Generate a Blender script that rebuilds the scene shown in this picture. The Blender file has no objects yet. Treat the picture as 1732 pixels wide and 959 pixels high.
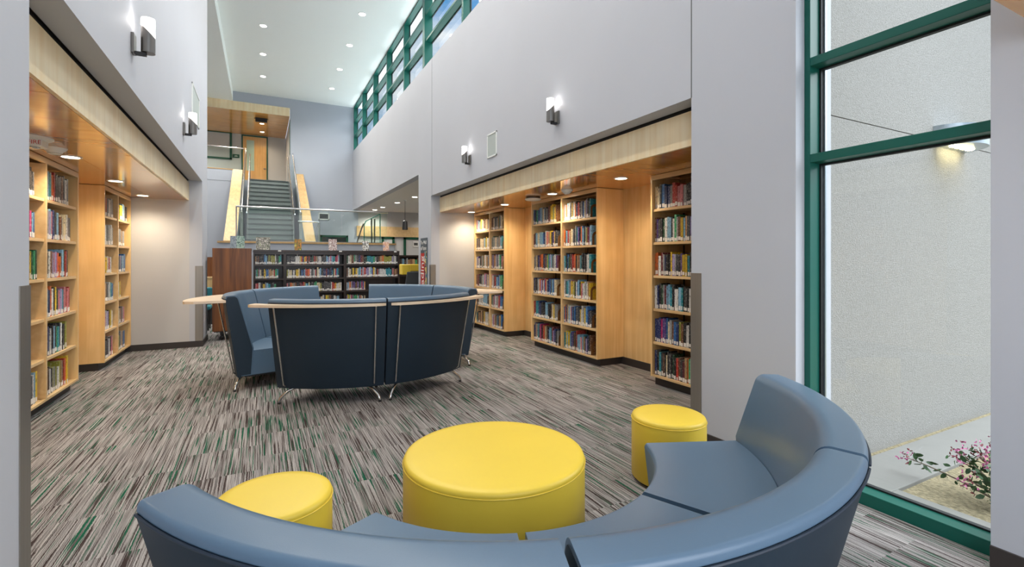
import bpy, bmesh, math, random
from mathutils import Vector, Matrix
random.seed(7)
SC = bpy.context.scene
COL = SC.collection
PI = math.pi

# ------------------------------------------------------------------ camera
H = 1.45
YAW = math.radians(27.43)
cd = bpy.data.cameras.new('camera'); cam = bpy.data.objects.new('camera', cd); COL.objects.link(cam)
cam.location = (0, 0, H); cam.rotation_euler = (PI/2, 0, -YAW)
cd.sensor_width = 36; cd.lens = 815/1732*36
cd.shift_y = -41/1732
cd.clip_start = 0.05; cd.clip_end = 200
SC.camera = cam
SC.view_settings.view_transform = 'Standard'
SC.view_settings.look = 'None'
SC.view_settings.gamma = 1
SC.view_settings.use_curve_mapping = False
SC.view_settings.exposure = 0.54

# ------------------------------------------------------------------ world: blue sky with clouds
W = bpy.data.worlds.new('sky'); SC.world = W; W.use_nodes = True
nt = W.node_tree; nt.nodes.clear()
def N(t, typ, **k):
    n = t.nodes.new(typ)
    for a, b in k.items(): setattr(n, a, b)
    return n
tc = N(nt, 'ShaderNodeTexCoord'); mp = N(nt, 'ShaderNodeMapping'); mp.inputs['Scale'].default_value = (1, 1, 2.2)
no = N(nt, 'ShaderNodeTexNoise'); no.inputs['Scale'].default_value = 2.3; no.inputs['Detail'].default_value = 8; no.inputs['Roughness'].default_value = .62
cr = N(nt, 'ShaderNodeValToRGB'); cr.color_ramp.elements[0].position = .5; cr.color_ramp.elements[1].position = .66
sx = N(nt, 'ShaderNodeSeparateXYZ'); gr = N(nt, 'ShaderNodeValToRGB')
gr.color_ramp.elements[0].position = .0; gr.color_ramp.elements[0].color = (.50, .62, .72, 1)
gr.color_ramp.elements[1].position = .55; gr.color_ramp.elements[1].color = (.05, .27, .66, 1)
mx = N(nt, 'ShaderNodeMixRGB'); mx.inputs[2].default_value = (.92, .94, .97, 1)
bg = N(nt, 'ShaderNodeBackground'); bg.inputs['Strength'].default_value = .9
wo = N(nt, 'ShaderNodeOutputWorld')
L = nt.links.new
L(tc.outputs['Generated'], mp.inputs[0]); L(mp.outputs[0], no.inputs['Vector']); L(no.outputs['Fac'], cr.inputs[0])
L(tc.outputs['Generated'], sx.inputs[0]); L(sx.outputs['Z'], gr.inputs[0]); L(gr.outputs[0], mx.inputs[1]); L(cr.outputs[0], mx.inputs[0])
L(mx.outputs[0], bg.inputs[0]); L(bg.outputs[0], wo.inputs[0])

def area(name, loc, rot, sx_, sy_, power, color=(1, 1, 1)):
    d = bpy.data.lights.new(name, 'AREA'); d.shape = 'RECTANGLE'; d.size = sx_; d.size_y = sy_; d.energy = power; d.color = color
    o = bpy.data.objects.new(name, d); o.location = loc; o.rotation_euler = rot; COL.objects.link(o); return o
# soft daylight from the side of the clerestory and the courtyard
sun = bpy.data.lights.new('daylight', 'SUN'); sun.energy = 10.5; sun.angle = math.radians(100); sun.color = (.93, .96, 1.0)
so = bpy.data.objects.new('daylight', sun); COL.objects.link(so); so.rotation_euler = Vector((.46, -.10, .88)).to_track_quat('Z', 'Y').to_euler()
# unseen area light added behind the viewpoint as fill for walls and ceiling
area('rear_fill', (1.1, -2.6, 2.4), (math.radians(98), 0, 0), 5, 3.4, 170, (.93, .96, 1.0))

# ------------------------------------------------------------------ helpers
def s2l(c): 
    c = c/255.0
    return c/12.92 if c <= .04045 else ((c+.055)/1.055)**2.4
def rgb(r, g, b): return (s2l(r), s2l(g), s2l(b), 1)
MATS = {}
def mat(name, col, rough=.5, metal=0, spec=.5, coat=0, bump=None, noise=None, emit=None, trans=0):
    m = bpy.data.materials.new(name); m.use_nodes = True; t = m.node_tree; p = t.nodes['Principled BSDF']
    p.inputs['Base Color'].default_value = col; p.inputs['Roughness'].default_value = rough; p.inputs['Metallic'].default_value = metal
    p.inputs['Specular IOR Level'].default_value = spec; p.inputs['Coat Weight'].default_value = coat; p.inputs['Coat Roughness'].default_value = .12
    tcn = t.nodes.new('ShaderNodeTexCoord')
    if noise:   # (scale vec, amount)
        mpn = t.nodes.new('ShaderNodeMapping'); mpn.inputs['Scale'].default_value = noise[0]
        nn = t.nodes.new('ShaderNodeTexNoise'); nn.inputs['Scale'].default_value = 1; nn.inputs['Detail'].default_value = 6
        mr = t.nodes.new('ShaderNodeMapRange'); mr.inputs[1].default_value = .3; mr.inputs[2].default_value = .7
        mr.inputs[3].default_value = 1-noise[1]; mr.inputs[4].default_value = 1+noise[1]
        ml = t.nodes.new('ShaderNodeVectorMath'); ml.operation = 'SCALE'; ml.inputs[0].default_value = col[:3]
        t.links.new(tcn.outputs['Object'], mpn.inputs[0]); t.links.new(mpn.outputs[0], nn.inputs['Vector'])
        t.links.new(nn.outputs['Fac'], mr.inputs[0]); t.links.new(mr.outputs[0], ml.inputs['Scale']); t.links.new(ml.outputs[0], p.inputs['Base Color'])
    if bump:    # (scale, strength)
        nb = t.nodes.new('ShaderNodeTexNoise'); nb.inputs['Scale'].default_value = bump[0]; nb.inputs['Detail'].default_value = 3
        b = t.nodes.new('ShaderNodeBump'); b.inputs['Strength'].default_value = bump[1]; b.inputs['Distance'].default_value = .01
        t.links.new(tcn.outputs['Object'], nb.inputs['Vector']); t.links.new(nb.outputs['Fac'], b.inputs['Height']); t.links.new(b.outputs[0], p.inputs['Normal'])
    if emit:
        p.inputs['Emission Color'].default_value = emit[0]; p.inputs['Emission Strength'].default_value = emit[1]
    MATS[name] = m; return m
def wood(name, c1, c2, axis='z', rough=.3, coat=.3, sc=1.0):
    m = bpy.data.materials.new(name); m.use_nodes = True; t = m.node_tree; p = t.nodes['Principled BSDF']
    tcn = t.nodes.new('ShaderNodeTexCoord'); mpn = t.nodes.new('ShaderNodeMapping')
    s = {'x': (.8, 14, 14), 'y': (14, .8, 14), 'z': (14, 14, .8)}[axis]
    mpn.inputs['Scale'].default_value = tuple(v*sc for v in s)
    nn = t.nodes.new('ShaderNodeTexNoise'); nn.inputs['Scale'].default_value = 1; nn.inputs['Detail'].default_value = 7; nn.inputs['Distortion'].default_value = .6
    r = t.nodes.new('ShaderNodeValToRGB'); r.color_ramp.elements[0].position = .32; r.color_ramp.elements[1].position = .68
    r.color_ramp.elements[0].color = c1; r.color_ramp.elements[1].color = c2
    n2 = t.nodes.new('ShaderNodeTexNoise'); n2.inputs['Scale'].default_value = 2.2; n2.inputs['Detail'].default_value = 2
    mr = t.nodes.new('ShaderNodeMapRange'); mr.inputs[1].default_value = .3; mr.inputs[2].default_value = .7; mr.inputs[3].default_value = .92; mr.inputs[4].default_value = 1.08
    ml = t.nodes.new('ShaderNodeVectorMath'); ml.operation = 'SCALE'
    k = t.links.new
    k(tcn.outputs['Object'], mpn.inputs[0]); k(mpn.outputs[0], nn.inputs['Vector']); k(nn.outputs['Fac'], r.inputs[0])
    k(tcn.outputs['Object'], n2.inputs['Vector']); k(n2.outputs['Fac'], mr.inputs[0]); k(r.outputs[0], ml.inputs[0]); k(mr.outputs[0], ml.inputs['Scale'])
    k(ml.outputs[0], p.inputs['Base Color'])
    p.inputs['Roughness'].default_value = rough; p.inputs['Coat Weight'].default_value = coat; p.inputs['Coat Roughness'].default_value = .12
    MATS[name] = m; return m
def glass(name, tint, refl=.5):
    m = bpy.data.materials.new(name); m.use_nodes = True; t = m.node_tree; t.nodes.clear()
    o = t.nodes.new('ShaderNodeOutputMaterial'); mxs = t.nodes.new('ShaderNodeMixShader')
    tr = t.nodes.new('ShaderNodeBsdfTransparent'); tr.inputs[0].default_value = tint
    gl = t.nodes.new('ShaderNodeBsdfGlossy'); gl.inputs['Roughness'].default_value = .02
    fr = t.nodes.new('ShaderNodeFresnel'); fr.inputs[0].default_value = 1.45
    mu = t.nodes.new('ShaderNodeMath'); mu.operation = 'MULTIPLY'; mu.inputs[1].default_value = refl
    ge = t.nodes.new('ShaderNodeNewGeometry'); iv = t.nodes.new('ShaderNodeMath'); iv.operation = 'SUBTRACT'; iv.inputs[0].default_value = 1; t.links.new(ge.outputs['Backfacing'], iv.inputs[1])
    m2 = t.nodes.new('ShaderNodeMath'); m2.operation = 'MULTIPLY'; t.links.new(fr.outputs[0], m2.inputs[0]); t.links.new(iv.outputs[0], m2.inputs[1])
    t.links.new(m2.outputs[0], mu.inputs[0]); t.links.new(mu.outputs[0], mxs.inputs[0]); t.links.new(tr.outputs[0], mxs.inputs[1]); t.links.new(gl.outputs[0], mxs.inputs[2])
    t.links.new(mxs.outputs[0], o.inputs[0]); MATS[name] = m; return m

wall_m = mat('wall_paint', rgb(188, 190, 196), .6, spec=.3, noise=((1.2, 1.2, 1.2), .015))
wallw_m = mat('warm_white_paint', rgb(198, 195, 192), .6, spec=.3, noise=((1.2, 1.2, 1.2), .015))
wallb_m = mat('blue_grey_paint', rgb(172, 177, 186), .6, spec=.3, noise=((1.2, 1.2, 1.2), .015))
ceil_m = mat('ceiling_paint', rgb(248, 253, 250), .7, spec=.2, noise=((1, 1, 1), .01))
ceilw_m = mat('wing_ceiling_paint', rgb(226, 222, 216), .7, spec=.2)
base_m = mat('rubber_base', rgb(56, 50, 48), .5)
maple = wood('maple', rgb(226, 184, 122), rgb(240, 204, 146), 'z', .3, .25)
maple_h = wood('maple_shelf', rgb(214, 176, 124), rgb(228, 194, 142), 'y', .35, .2)
maple_beam = wood('maple_beam', rgb(240, 214, 166), rgb(250, 232, 194), 'z', .4, .2)
maple_ceil = wood('maple_ceiling', rgb(208, 142, 68), rgb(224, 164, 86), 'x', .13, .6, .5)
maple_back = wood('maple_back', rgb(160, 124, 78), rgb(178, 140, 92), 'z', .5, 0)
maple_cap = wood('maple_cap', rgb(178, 140, 90), rgb(194, 160, 108), 'y', .5, .0)
maple_table = wood('table_laminate', rgb(214, 190, 160), rgb(228, 206, 180), 'x', .35, .2)
walnut = wood('walnut', rgb(88, 46, 14), rgb(134, 80, 32), 'z', .45, .05, 1.3)
dark_wood = wood('espresso', rgb(34, 22, 16), rgb(48, 32, 24), 'z', .45, .1)
steel = mat('brushed_steel', rgb(128, 124, 119), .32, 1, noise=((60, 60, 1), .08))
chrome = mat('satin_chrome', rgb(205, 205, 205), .2, 1)
guard_m = mat('guard_steel', rgb(150, 145, 138), .42, .75, noise=((40, 40, .6), .06))
black_m = mat('black_metal', rgb(26, 24, 24), .5)
vinyl_l = mat('blue_grey_vinyl', rgb(84, 107, 128), .34, spec=.5, bump=(350, .04), noise=((3, 3, 3), .03))
vinyl_d = mat('navy_vinyl', rgb(32, 46, 58), .46, spec=.3, bump=(350, .05), noise=((3, 3, 3), .04))
seam_m = mat('seam_piping', rgb(30, 42, 56), .5)
yellow_m = mat('yellow_vinyl', rgb(228, 196, 66), .42, spec=.4, bump=(300, .03), noise=((3, 3, 3), .02))
green_m = mat('green_frame_paint', rgb(10, 88, 76), .4, spec=.4)
green_dk = mat('dark_green_frame', rgb(20, 78, 56), .4)
gasket_m = mat('gasket_rubber', rgb(18, 22, 24), .6)
alu_m = mat('aluminium_edge', rgb(180, 190, 196), .3, .8)
white_m = mat('white_enamel', rgb(226, 228, 224), .4)
grey_m = mat('grey_fabric', rgb(70, 74, 78), .8)
teal_m = mat('teal_fabric', rgb(40, 120, 130), .7)
lamp_m = mat('lamp_diffuser', rgb(255, 248, 235), .4, emit=((1, .95, .86, 1), 12))
lampw_m = mat('warm_lamp_diffuser', rgb(255, 238, 205), .4, emit=((1, .88, .68, 1), 12))
sconce_m = mat('sconce_shade', rgb(255, 250, 245), .4, emit=((1, .97, .94, 1), 2.2))
led_m = mat('led_lens', rgb(255, 235, 180), .4, emit=((1, .86, .5, 1), 25))
glass_m = glass('window_glass', (.955, .965, .955, 1), 1.0)
rail_glass = glass('rail_glass', (.91, .96, .94, 1), .7)
glass_edge = mat('glass_edge', rgb(70, 130, 115), .15, spec=.6)
grille_m = mat('grille_mesh', rgb(172, 180, 176), .6)
grille_dk = mat('vent_dark', rgb(110, 112, 112), .6)
tread_m = mat('stair_carpet', rgb(116, 124, 122), .9, noise=((60, 60, 60), .15))
nosing_m = mat('stair_nosing', rgb(62, 70, 70), .6)
door_m = wood('door_maple', rgb(206, 154, 86), rgb(222, 172, 104), 'z', .35, .2)
stucco = mat('stucco', rgb(150, 148, 143), .9, spec=.1, bump=(140, .6), noise=((75, 75, 75), .13))
concrete = mat('concrete', rgb(122, 121, 116), .85, noise=((5, 5, 5), .05))
joint_m = mat('joint_grey', rgb(96, 98, 98), .9)  # grey of the control joints and the outside wall joint
mulch = mat('mulch', rgb(142, 132, 106), .95, spec=.1, bump=(120, 1.0), noise=((60, 40, 60), .4))
leaf_m = mat('leaf', rgb(52, 86, 46), .5, noise=((30, 30, 30), .3))
stem_m = mat('stem', rgb(120, 104, 88), .8)
flower_m = mat('pink_petal', rgb(186, 92, 140), .6)
flower2_m = mat('red_petal', rgb(128, 58, 62), .6)
paper_m = mat('paper', rgb(222, 212, 190), .8)
label_m = mat('spine_label', rgb(232, 228, 222), .6)
red_m = mat('red_lettering', rgb(178, 40, 30), .5)
brass_m = mat('dark_bronze', rgb(120, 84, 50), .4, .2)

def carpet():
    m = bpy.data.materials.new('striped_carpet'); m.use_nodes = True; t = m.node_tree; p = t.nodes['Principled BSDF']
    k = t.links.new
    def nd(typ, **kw):
        n = t.nodes.new(typ)
        for a, b in kw.items(): setattr(n, a, b)
        return n
    def math_(op, a, b=None):
        n = nd('ShaderNodeMath', operation=op)
        for i, v in enumerate((a, b)):
            if v is None: continue
            if isinstance(v, (int, float)): n.inputs[i].default_value = v
            else: k(v, n.inputs[i])
        return n.outputs[0]
    tcn = nd('ShaderNodeTexCoord'); sp = nd('ShaderNodeSeparateXYZ'); k(tcn.outputs['Object'], sp.inputs[0])
    X, Y = sp.outputs[0], sp.outputs[1]
    tx = math_('FLOOR', math_('MULTIPLY', X, 2.0))
    yo = math_('ADD', math_('MULTIPLY', Y, 2.0), math_('MULTIPLY', tx, .5))
    ty = math_('FLOOR', yo)
    cv = nd('ShaderNodeCombineXYZ'); k(tx, cv.inputs[0]); k(ty, cv.inputs[1])
    wn = nd('ShaderNodeTexWhiteNoise', noise_dimensions='2D'); k(cv.outputs[0], wn.inputs['Vector'])
    off = math_('MULTIPLY', wn.outputs['Value'], 37.0)
    # wobble so that the streaks look woven
    wob = nd('ShaderNodeTexNoise'); wob.inputs['Scale'].default_value = 45; k(tcn.outputs['Object'], wob.inputs['Vector'])
    Xw = math_('ADD', X, math_('MULTIPLY', math_('SUBTRACT', wob.outputs['Fac'], .5), .008))
    def streak(sx_, sy_, ph, detail=1.5):
        c = nd('ShaderNodeCombineXYZ'); k(math_('ADD', math_('MULTIPLY', Xw, sx_), off), c.inputs[0])
        k(math_('ADD', math_('MULTIPLY', Y, sy_), math_('MULTIPLY', off, 1.7)), c.inputs[1]); c.inputs[2].default_value = ph
        n = nd('ShaderNodeTexNoise'); n.inputs['Scale'].default_value = 1; n.inputs['Detail'].default_value = detail; k(c.outputs[0], n.inputs['Vector'])
        return n.outputs['Fac']
    def ramp(v, a, b):
        r = nd('ShaderNodeMapRange'); r.inputs[1].default_value = a; r.inputs[2].default_value = b; k(v, r.inputs[0]); return r.outputs[0]
    def mixc(f, a, b):
        mm = nd('ShaderNodeMixRGB'); k(f, mm.inputs[0])
        for i, v in ((1, a), (2, b)):
            if isinstance(v, tuple): mm.inputs[i].default_value = v
            else: k(v, mm.inputs[i])
        return mm.outputs[0]
    base = mixc(ramp(streak(230, 2.2, 1.3, 3), .35, .65), rgb(101, 97, 96), rgb(172, 167, 164))
    c1 = mixc(ramp(streak(125, 1.4, 5.1), .545, .60), base, rgb(62, 51, 49))
    big = nd('ShaderNodeTexNoise'); big.inputs['Scale'].default_value = 1.6; k(tcn.outputs['Object'], big.inputs['Vector'])
    gsel = math_('MULTIPLY', ramp(streak(105, 1.4, 9.7), .59, .63), ramp(big.outputs['Fac'], .40, .5))
    c2 = mixc(gsel, c1, rgb(26, 84, 62))
    pile = nd('ShaderNodeTexNoise'); pile.inputs['Scale'].default_value = 420; k(tcn.outputs['Object'], pile.inputs['Vector'])
    v = nd('ShaderNodeVectorMath', operation='SCALE'); k(c2, v.inputs[0]); 
    pr = nd('ShaderNodeMapRange'); pr.inputs[1].default_value = .3; pr.inputs[2].default_value = .7; pr.inputs[3].default_value = .72; pr.inputs[4].default_value = 1.28; k(pile.outputs['Fac'], pr.inputs[0])
    k(pr.outputs[0], v.inputs['Scale']); k(v.outputs[0], p.inputs['Base Color'])
    b = nd('ShaderNodeBump'); b.inputs['Strength'].default_value = .4; b.inputs['Distance'].default_value = .004; k(pile.outputs['Fac'], b.inputs['Height']); k(b.outputs[0], p.inputs['Normal'])
    p.inputs['Roughness'].default_value = .95; p.inputs['Specular IOR Level'].default_value = .1
    return m
carpet_m = carpet()

# --- mesh building -------------------------------------------------
def bm_new(): return bmesh.new()
def box(bm, x0, x1, y0, y1, z0, z1):
    if x1 < x0: x0, x1 = x1, x0
    if y1 < y0: y0, y1 = y1, y0
    if z1 < z0: z0, z1 = z1, z0
    v = [bm.verts.new(p) for p in ((x0,y0,z0),(x1,y0,z0),(x1,y1,z0),(x0,y1,z0),(x0,y0,z1),(x1,y0,z1),(x1,y1,z1),(x0,y1,z1))]
    fs = []
    for f in ((0,3,2,1),(4,5,6,7),(0,1,5,4),(1,2,6,5),(2,3,7,6),(3,0,4,7)): fs.append(bm.faces.new([v[i] for i in f]))
    return fs
def prism(bm, pts, d):
    """pts: 3D polygon, d: extrusion vector"""
    d = Vector(d); a = [bm.verts.new(p) for p in pts]; b = [bm.verts.new(Vector(p)+d) for p in pts]
    bm.faces.new(a); bm.faces.new(list(reversed(b))); n = len(pts)
    for i in range(n): bm.faces.new((a[i], b[i], b[(i+1) % n], a[(i+1) % n]))
def tube(bm, pts, r, n=10, caps=True):
    pts = [Vector(p) for p in pts]; rings = []
    up = Vector((0, 0, 1))
    for i, p in enumerate(pts):
        t = ((pts[min(i+1, len(pts)-1)]-p).normalized() + (p-pts[max(i-1, 0)]).normalized()).normalized()
        a = t.cross(up)
        if a.length < .05: a = t.cross(Vector((1, 0, 0)))
        a.normalize(); b = t.cross(a).normalized()
        if rings and len(rings) > 0:
            # keep orientation continuous
            if a.dot(prev) < 0: a = -a; b = -b
        prev = a
        rr = r[i] if isinstance(r, (list, tuple)) else r
        rings.append([bm.verts.new(p + (a*math.cos(2*PI*k/n) + b*math.sin(2*PI*k/n))*rr) for k in range(n)])
    for i in range(len(rings)-1):
        for k in range(n): bm.faces.new((rings[i][k], rings[i][(k+1) % n], rings[i+1][(k+1) % n], rings[i+1][k]))
    if caps: bm.faces.new(list(reversed(rings[0]))); bm.faces.new(rings[-1])
def lathe(bm, prof, cx, cy, n=48):
    """prof: (r,z) from bottom axis to top axis; r=0 ends close"""
    rings = []
    for r, z in prof:
        if r < 1e-6: rings.append([bm.verts.new((cx, cy, z))])
        else: rings.append([bm.verts.new((cx+r*math.cos(2*PI*k/n), cy+r*math.sin(2*PI*k/n), z)) for k in range(n)])
    for a, b in zip(rings, rings[1:]):
        for k in range(n):
            k2 = (k+1) % n
            if len(a) == 1 and len(b) == 1: continue
            if len(a) == 1: bm.faces.new((a[0], b[k2], b[k]))
            elif len(b) == 1: bm.faces.new((a[k], a[k2], b[0]))
            else: bm.faces.new((a[k], a[k2], b[k2], b[k]))
def sweep(bm, prof, a0, a1, n, cx, cy, trim=0.0, amid=None):
    """closed profile [(R,z)] swept about (cx,cy) between angles a0..a1 (rad); trim keeps end planes parallel offset"""
    rings = []
    am = (a0+a1)/2; hw = (a1-a0)/2
    for i in range(n+1):
        f = -1+2*i/n
        ring = []
        for R, z in prof:
            h = hw-math.asin(min(.9, trim/max(R, .05)))
            a = am+f*h
            ring.append(bm.verts.new((cx+R*math.cos(a), cy+R*math.sin(a), z)))
        rings.append(ring)
    m = len(prof)
    for i in range(n):
        for k in range(m):
            k2 = (k+1) % m
            bm.faces.new((rings[i][k], rings[i][k2], rings[i+1][k2], rings[i+1][k]))
    bm.faces.new(rings[0]); bm.faces.new(list(reversed(rings[-1])))
def fillet(pts, rads, seg=5):
    out = []; n = len(pts)
    for i in range(n):
        p = Vector((pts[i][0], pts[i][1])); a = Vector(pts[i-1][:2]); b = Vector(pts[(i+1) % n][:2]); r = rads[i]
        if r <= 0: out.append((p.x, p.y)); continue
        u = (a-p).normalized(); v = (b-p).normalized(); ang = u.angle(v); d = r/math.tan(ang/2)
        d = min(d, (a-p).length*.48, (b-p).length*.48); r2 = d*math.tan(ang/2)
        c = p+(u+v).normalized()*(r2/math.sin(ang/2)); s = p+u*d-c; e = p+v*d-c
        sa = math.atan2(s.y, s.x); ea = math.atan2(e.y, e.x); da = ea-sa
        while da > PI: da -= 2*PI
        while da < -PI: da += 2*PI
        for k in range(seg+1):
            t = sa+da*k/seg; out.append((c.x+r2*math.cos(t), c.y+r2*math.sin(t)))
    return out
def obj(name, bm, m, parent=None, smooth=False, bevel=0, seg=2, sharp=40, kind=None, origin=None):
    bmesh.ops.recalc_face_normals(bm, faces=bm.faces[:])
    me = bpy.data.meshes.new(name)
    if parent is not None: off = Vector(parent['_o']) if '_o' in parent else Vector(parent.location)
    else:
        if origin is None:
            xs = [v.co.x for v in bm.verts]; ys = [v.co.y for v in bm.verts]; zs = [v.co.z for v in bm.verts]
            origin = ((min(xs)+max(xs))/2, (min(ys)+max(ys))/2, min(zs))
        off = Vector(origin)
    bmesh.ops.translate(bm, verts=bm.verts[:], vec=-off)
    bm.to_mesh(me); bm.free()
    ms = m if isinstance(m, (list, tuple)) else [m]
    for q in ms: me.materials.append(q)
    o = bpy.data.objects.new(name, me); COL.objects.link(o)
    if parent is not None:
        o.parent = parent; o['_o'] = tuple(off)
    else: o.location = off; o['_o'] = tuple(off)
    if smooth:
        for p in me.polygons: p.use_smooth = True
        me.set_sharp_from_angle(angle=math.radians(sharp))
    if bevel:
        b = o.modifiers.new('bevel', 'BEVEL'); b.width = bevel; b.segments = seg; b.limit_method = 'ANGLE'; b.angle_limit = math.radians(35)
        if smooth:
            for e in me.edges: e.use_edge_sharp = False
            w = o.modifiers.new('wn', 'WEIGHTED_NORMAL'); w.keep_sharp = False
    if kind: o['kind'] = kind
    return o
def thing(name, loc, label, cat, group=None):
    o = bpy.data.objects.new(name, None); COL.objects.link(o); o.location = loc; o['_o'] = tuple(loc)
    o.empty_display_size = .1
    return tag(o, label, cat, group)
def tag(o, label, cat, group=None, kind=None):
    o['label'] = label; o['category'] = cat
    if group: o['group'] = group
    if kind: o['kind'] = kind
    return o
def tag_kind(o): o['kind'] = 'stuff'; return o
def struct(name, boxes, m, bevel=0):
    bm = bm_new()
    for b in boxes: box(bm, *b)
    return obj(name, bm, m, kind='structure', bevel=bevel)
def bx(name, b, m, parent=None, **k):
    bm = bm_new()
    for q in (b if isinstance(b, list) else [b]): box(bm, *q)
    return obj(name, bm, m, parent, **k)
ORD = ['zeroth','first','second','third','fourth','fifth','sixth','seventh','eighth','ninth','tenth','eleventh','twelfth','thirteenth','fourteenth','fifteenth','sixteenth','seventeenth','eighteenth','nineteenth','twentieth','twenty-first','twenty-second','twenty-third','twenty-fourth','twenty-fifth','twenty-sixth','twenty-seventh','twenty-eighth','twenty-ninth','thirtieth','thirty-first','thirty-second','thirty-third','thirty-fourth']

# ------------------------------------------------------------------ setting
XR, XL = 3.06, -0.88
YE = 19.0
ZC = 7.2
AY0, AY1 = 2.77, 9.48        # alcoves
o = struct('floor', [(-6.2, XR+.19, -7, 2.1, -.12, 0), (-6.2, 9.2, 2.1, 22.8, -.12, 0)], carpet_m); 
o.location.z = 0; 
for v in o.data.vertices: v.co.x += o['_o'][0]; v.co.y += o['_o'][1]; v.co.z += o['_o'][2]
o.location = (0, 0, 0)
struct('ceiling', [(XL-.4, XR+.4, -6, YE, ZC, ZC+.15)], ceil_m)
struct('ceiling_left_wing', [(-6.2, XL, 10.3, YE, 6.86, 7.35)], ceil_m)
struct('ceiling_right_wing', [(XR+.18, 9.2, 10.36, YE, 3.31, 3.45)], ceilw_m)
# right wall
struct('wall_right', [
    (XR, XR+.32, -6, .98, 0, 5.53),
    (XR, XR+.34, .98, 1.93, 3.4, 5.53),
    (XR, XR+.18, 1.93, AY0, 0, 5.53),
    (XR, XR+.18, AY0, AY1, 2.746, 5.53),
    (XR, XR+.18, AY1, 10.36, 0, 5.53),
    (XR, XR+.18, 10.36, YE, 3.31, 5.53),
    (XR, XR+.2, -6, 2.4, 5.53, ZC)], wall_m)
struct('wall_left', [
    (XL-.18, XL, -6, AY0, 0, ZC),
    (XL-.18, XL, AY0, AY1, 2.746, ZC),
    (XL-.18, XL, AY1, 10.3, 0, ZC)], wall_m)
# seams (control joints) in the right wall
struct('trim_1', [(XR-.002, XR, AY0-.005, AY0+.003, 2.746, 5.53), (XR-.002, XR, 9.42, 9.426, 2.746, 5.53)], joint_m)
# end wall, with the recess of the upper landing
struct('wall_end', [
    (.90, XR+.2, YE, YE+.2, 0, ZC),
    (XL, .90, YE, YE+.2, 6.87, ZC),
    (-6.2, -.86, YE, YE+.2, 0, 4.12), (-.86, .90, YE, YE+.2, 0, 4.19)], wallb_m)
struct('wall_wing_end', [(XR+.2, 9.2, YE, YE+.2, 0, 3.31)], wallw_m)
struct('wall_wing_right', [(9.2, 9.4, 10.2, YE+.2, 0, 3.45)], wallw_m)
struct('wall_wing_near', [(4.75, 9.2, 10.16, 10.36, 0, 3.45)], wallw_m)
struct('wall_left_wing', [(-6.4, -6.2, 10.1, YE+.2, 0, 7.3)], wallb_m)
struct('wall_left_wing_near', [(-6.2, XL-.18, 10.1, 10.3, 0, 7.3)], wallb_m)
# alcove shells
NX = 4.45                      # back plane of the maple niches
MX = 2.18                      # mirror: x -> MX - x
def mir(b): return (MX-b[1], MX-b[0]) + tuple(b[2:])
for side in ('right', 'left'):
    f = (lambda b: b) if side == 'right' else mir
    struct('wall_%s_niche' % side, [f((NX, NX+.12, AY0, AY1, .1, 2.42))], maple)
    struct('wall_%s_alcove_end' % side, [f((XR+.18, NX+.12, AY1, AY1+.12, 0, 2.745)), f((XR+.18, NX+.12, AY0-.12, AY0, 0, 2.745))], wallw_m)
    struct('ceiling_%s_alcove_cover' % side, [f((XR+.18, NX+.2, AY0-.1, AY1+.1, 2.76, 2.9))], black_m)  # black slab added above the alcove to keep sky light from leaking in
    bm = bm_new()      # maple plank ceiling in panels with fine joints
    ys = [AY0+.002+i*(AY1-AY0-.004)/7 for i in range(8)]
    for a, b in zip(ys, ys[1:]):
        for x0, x1 in ((XR+.215, 3.72), (3.724, NX)):
            box(bm, *f((x0, x1, a+.002, b-.002, 2.417, 2.44)))
    box(bm, *f((XR+.215, NX, AY0, AY1, 2.44, 2.46)))
    obj('ceiling_%s_alcove' % side, bm, maple_ceil, kind='structure')
    bm = bm_new()
    ys = [AY0+.002+i*(AY1-AY0-.004)/4 for i in range(5)]
    for a, b in zip(ys, ys[1:]): box(bm, *f((XR+.185, XR+.212, a+.0015, b-.0015, 2.417, 2.715)))
    obj('trim_%s_beam' % side, bm, maple_beam, kind='structure')
    struct('trim_%s_reveal' % side, [f((XR+.20, XR+.23, AY0, AY1, 2.70, 2.76))], black_m)
    struct('baseboard_%s_niche' % side, [f((NX-.012, NX, AY0, AY1, 0, .1))], base_m)
    struct('baseboard_%s_alcove_end' % side, [f((XR, 4.10, AY1-.012, AY1, 0, .1))], base_m)
struct('baseboard_right', [(XR-.012, XR, -1.2, .98, 0, .1), (XR-.012, XR, 1.93, AY0, 0, .1), (XR-.012, XR, AY1, 10.36, 0, .1), (XR-.012, XR+.12, 1.92, 1.93, 0, .1)], base_m)
struct('baseboard_left', [(XL, XL+.012, -1.2, AY0, 0, .1), (XL, XL+.012, AY1-.012, 10.3, 0, .1)], base_m)
struct('baseboard_end', [(-6.2, 9.2, YE-.012, YE, 0, .1)], base_m)
# wooden soffit of the lobby at the top right corner
struct('ceiling_lobby', [(2.1, XR, -1.2, .77, 2.42, 2.75)], maple_ceil)
o = bpy.data.objects['ceiling_lobby']

# corner guards
def guard(x, y, sx_, sy_, label):
    w = .1; t = .004; g = thing('corner_guard', (x, y, .1), label, 'corner guard', 'steel corner guards on the wall ends')
    bx('plate', (x-sx_*t, x, y, y+sy_*w, .1, 1.34), guard_m, g); bx('plate', (x-sx_*t, x+sx_*w, y-sy_*t, y, .1, 1.34), guard_m, g)
guard(XR, AY0-.0, 1, -1, 'steel corner guard on the right pier edge beside the nearest bookcase')
guard(XL, AY0-.0, -1, -1, 'dark steel corner guard on the left pier at the photo edge')
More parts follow.
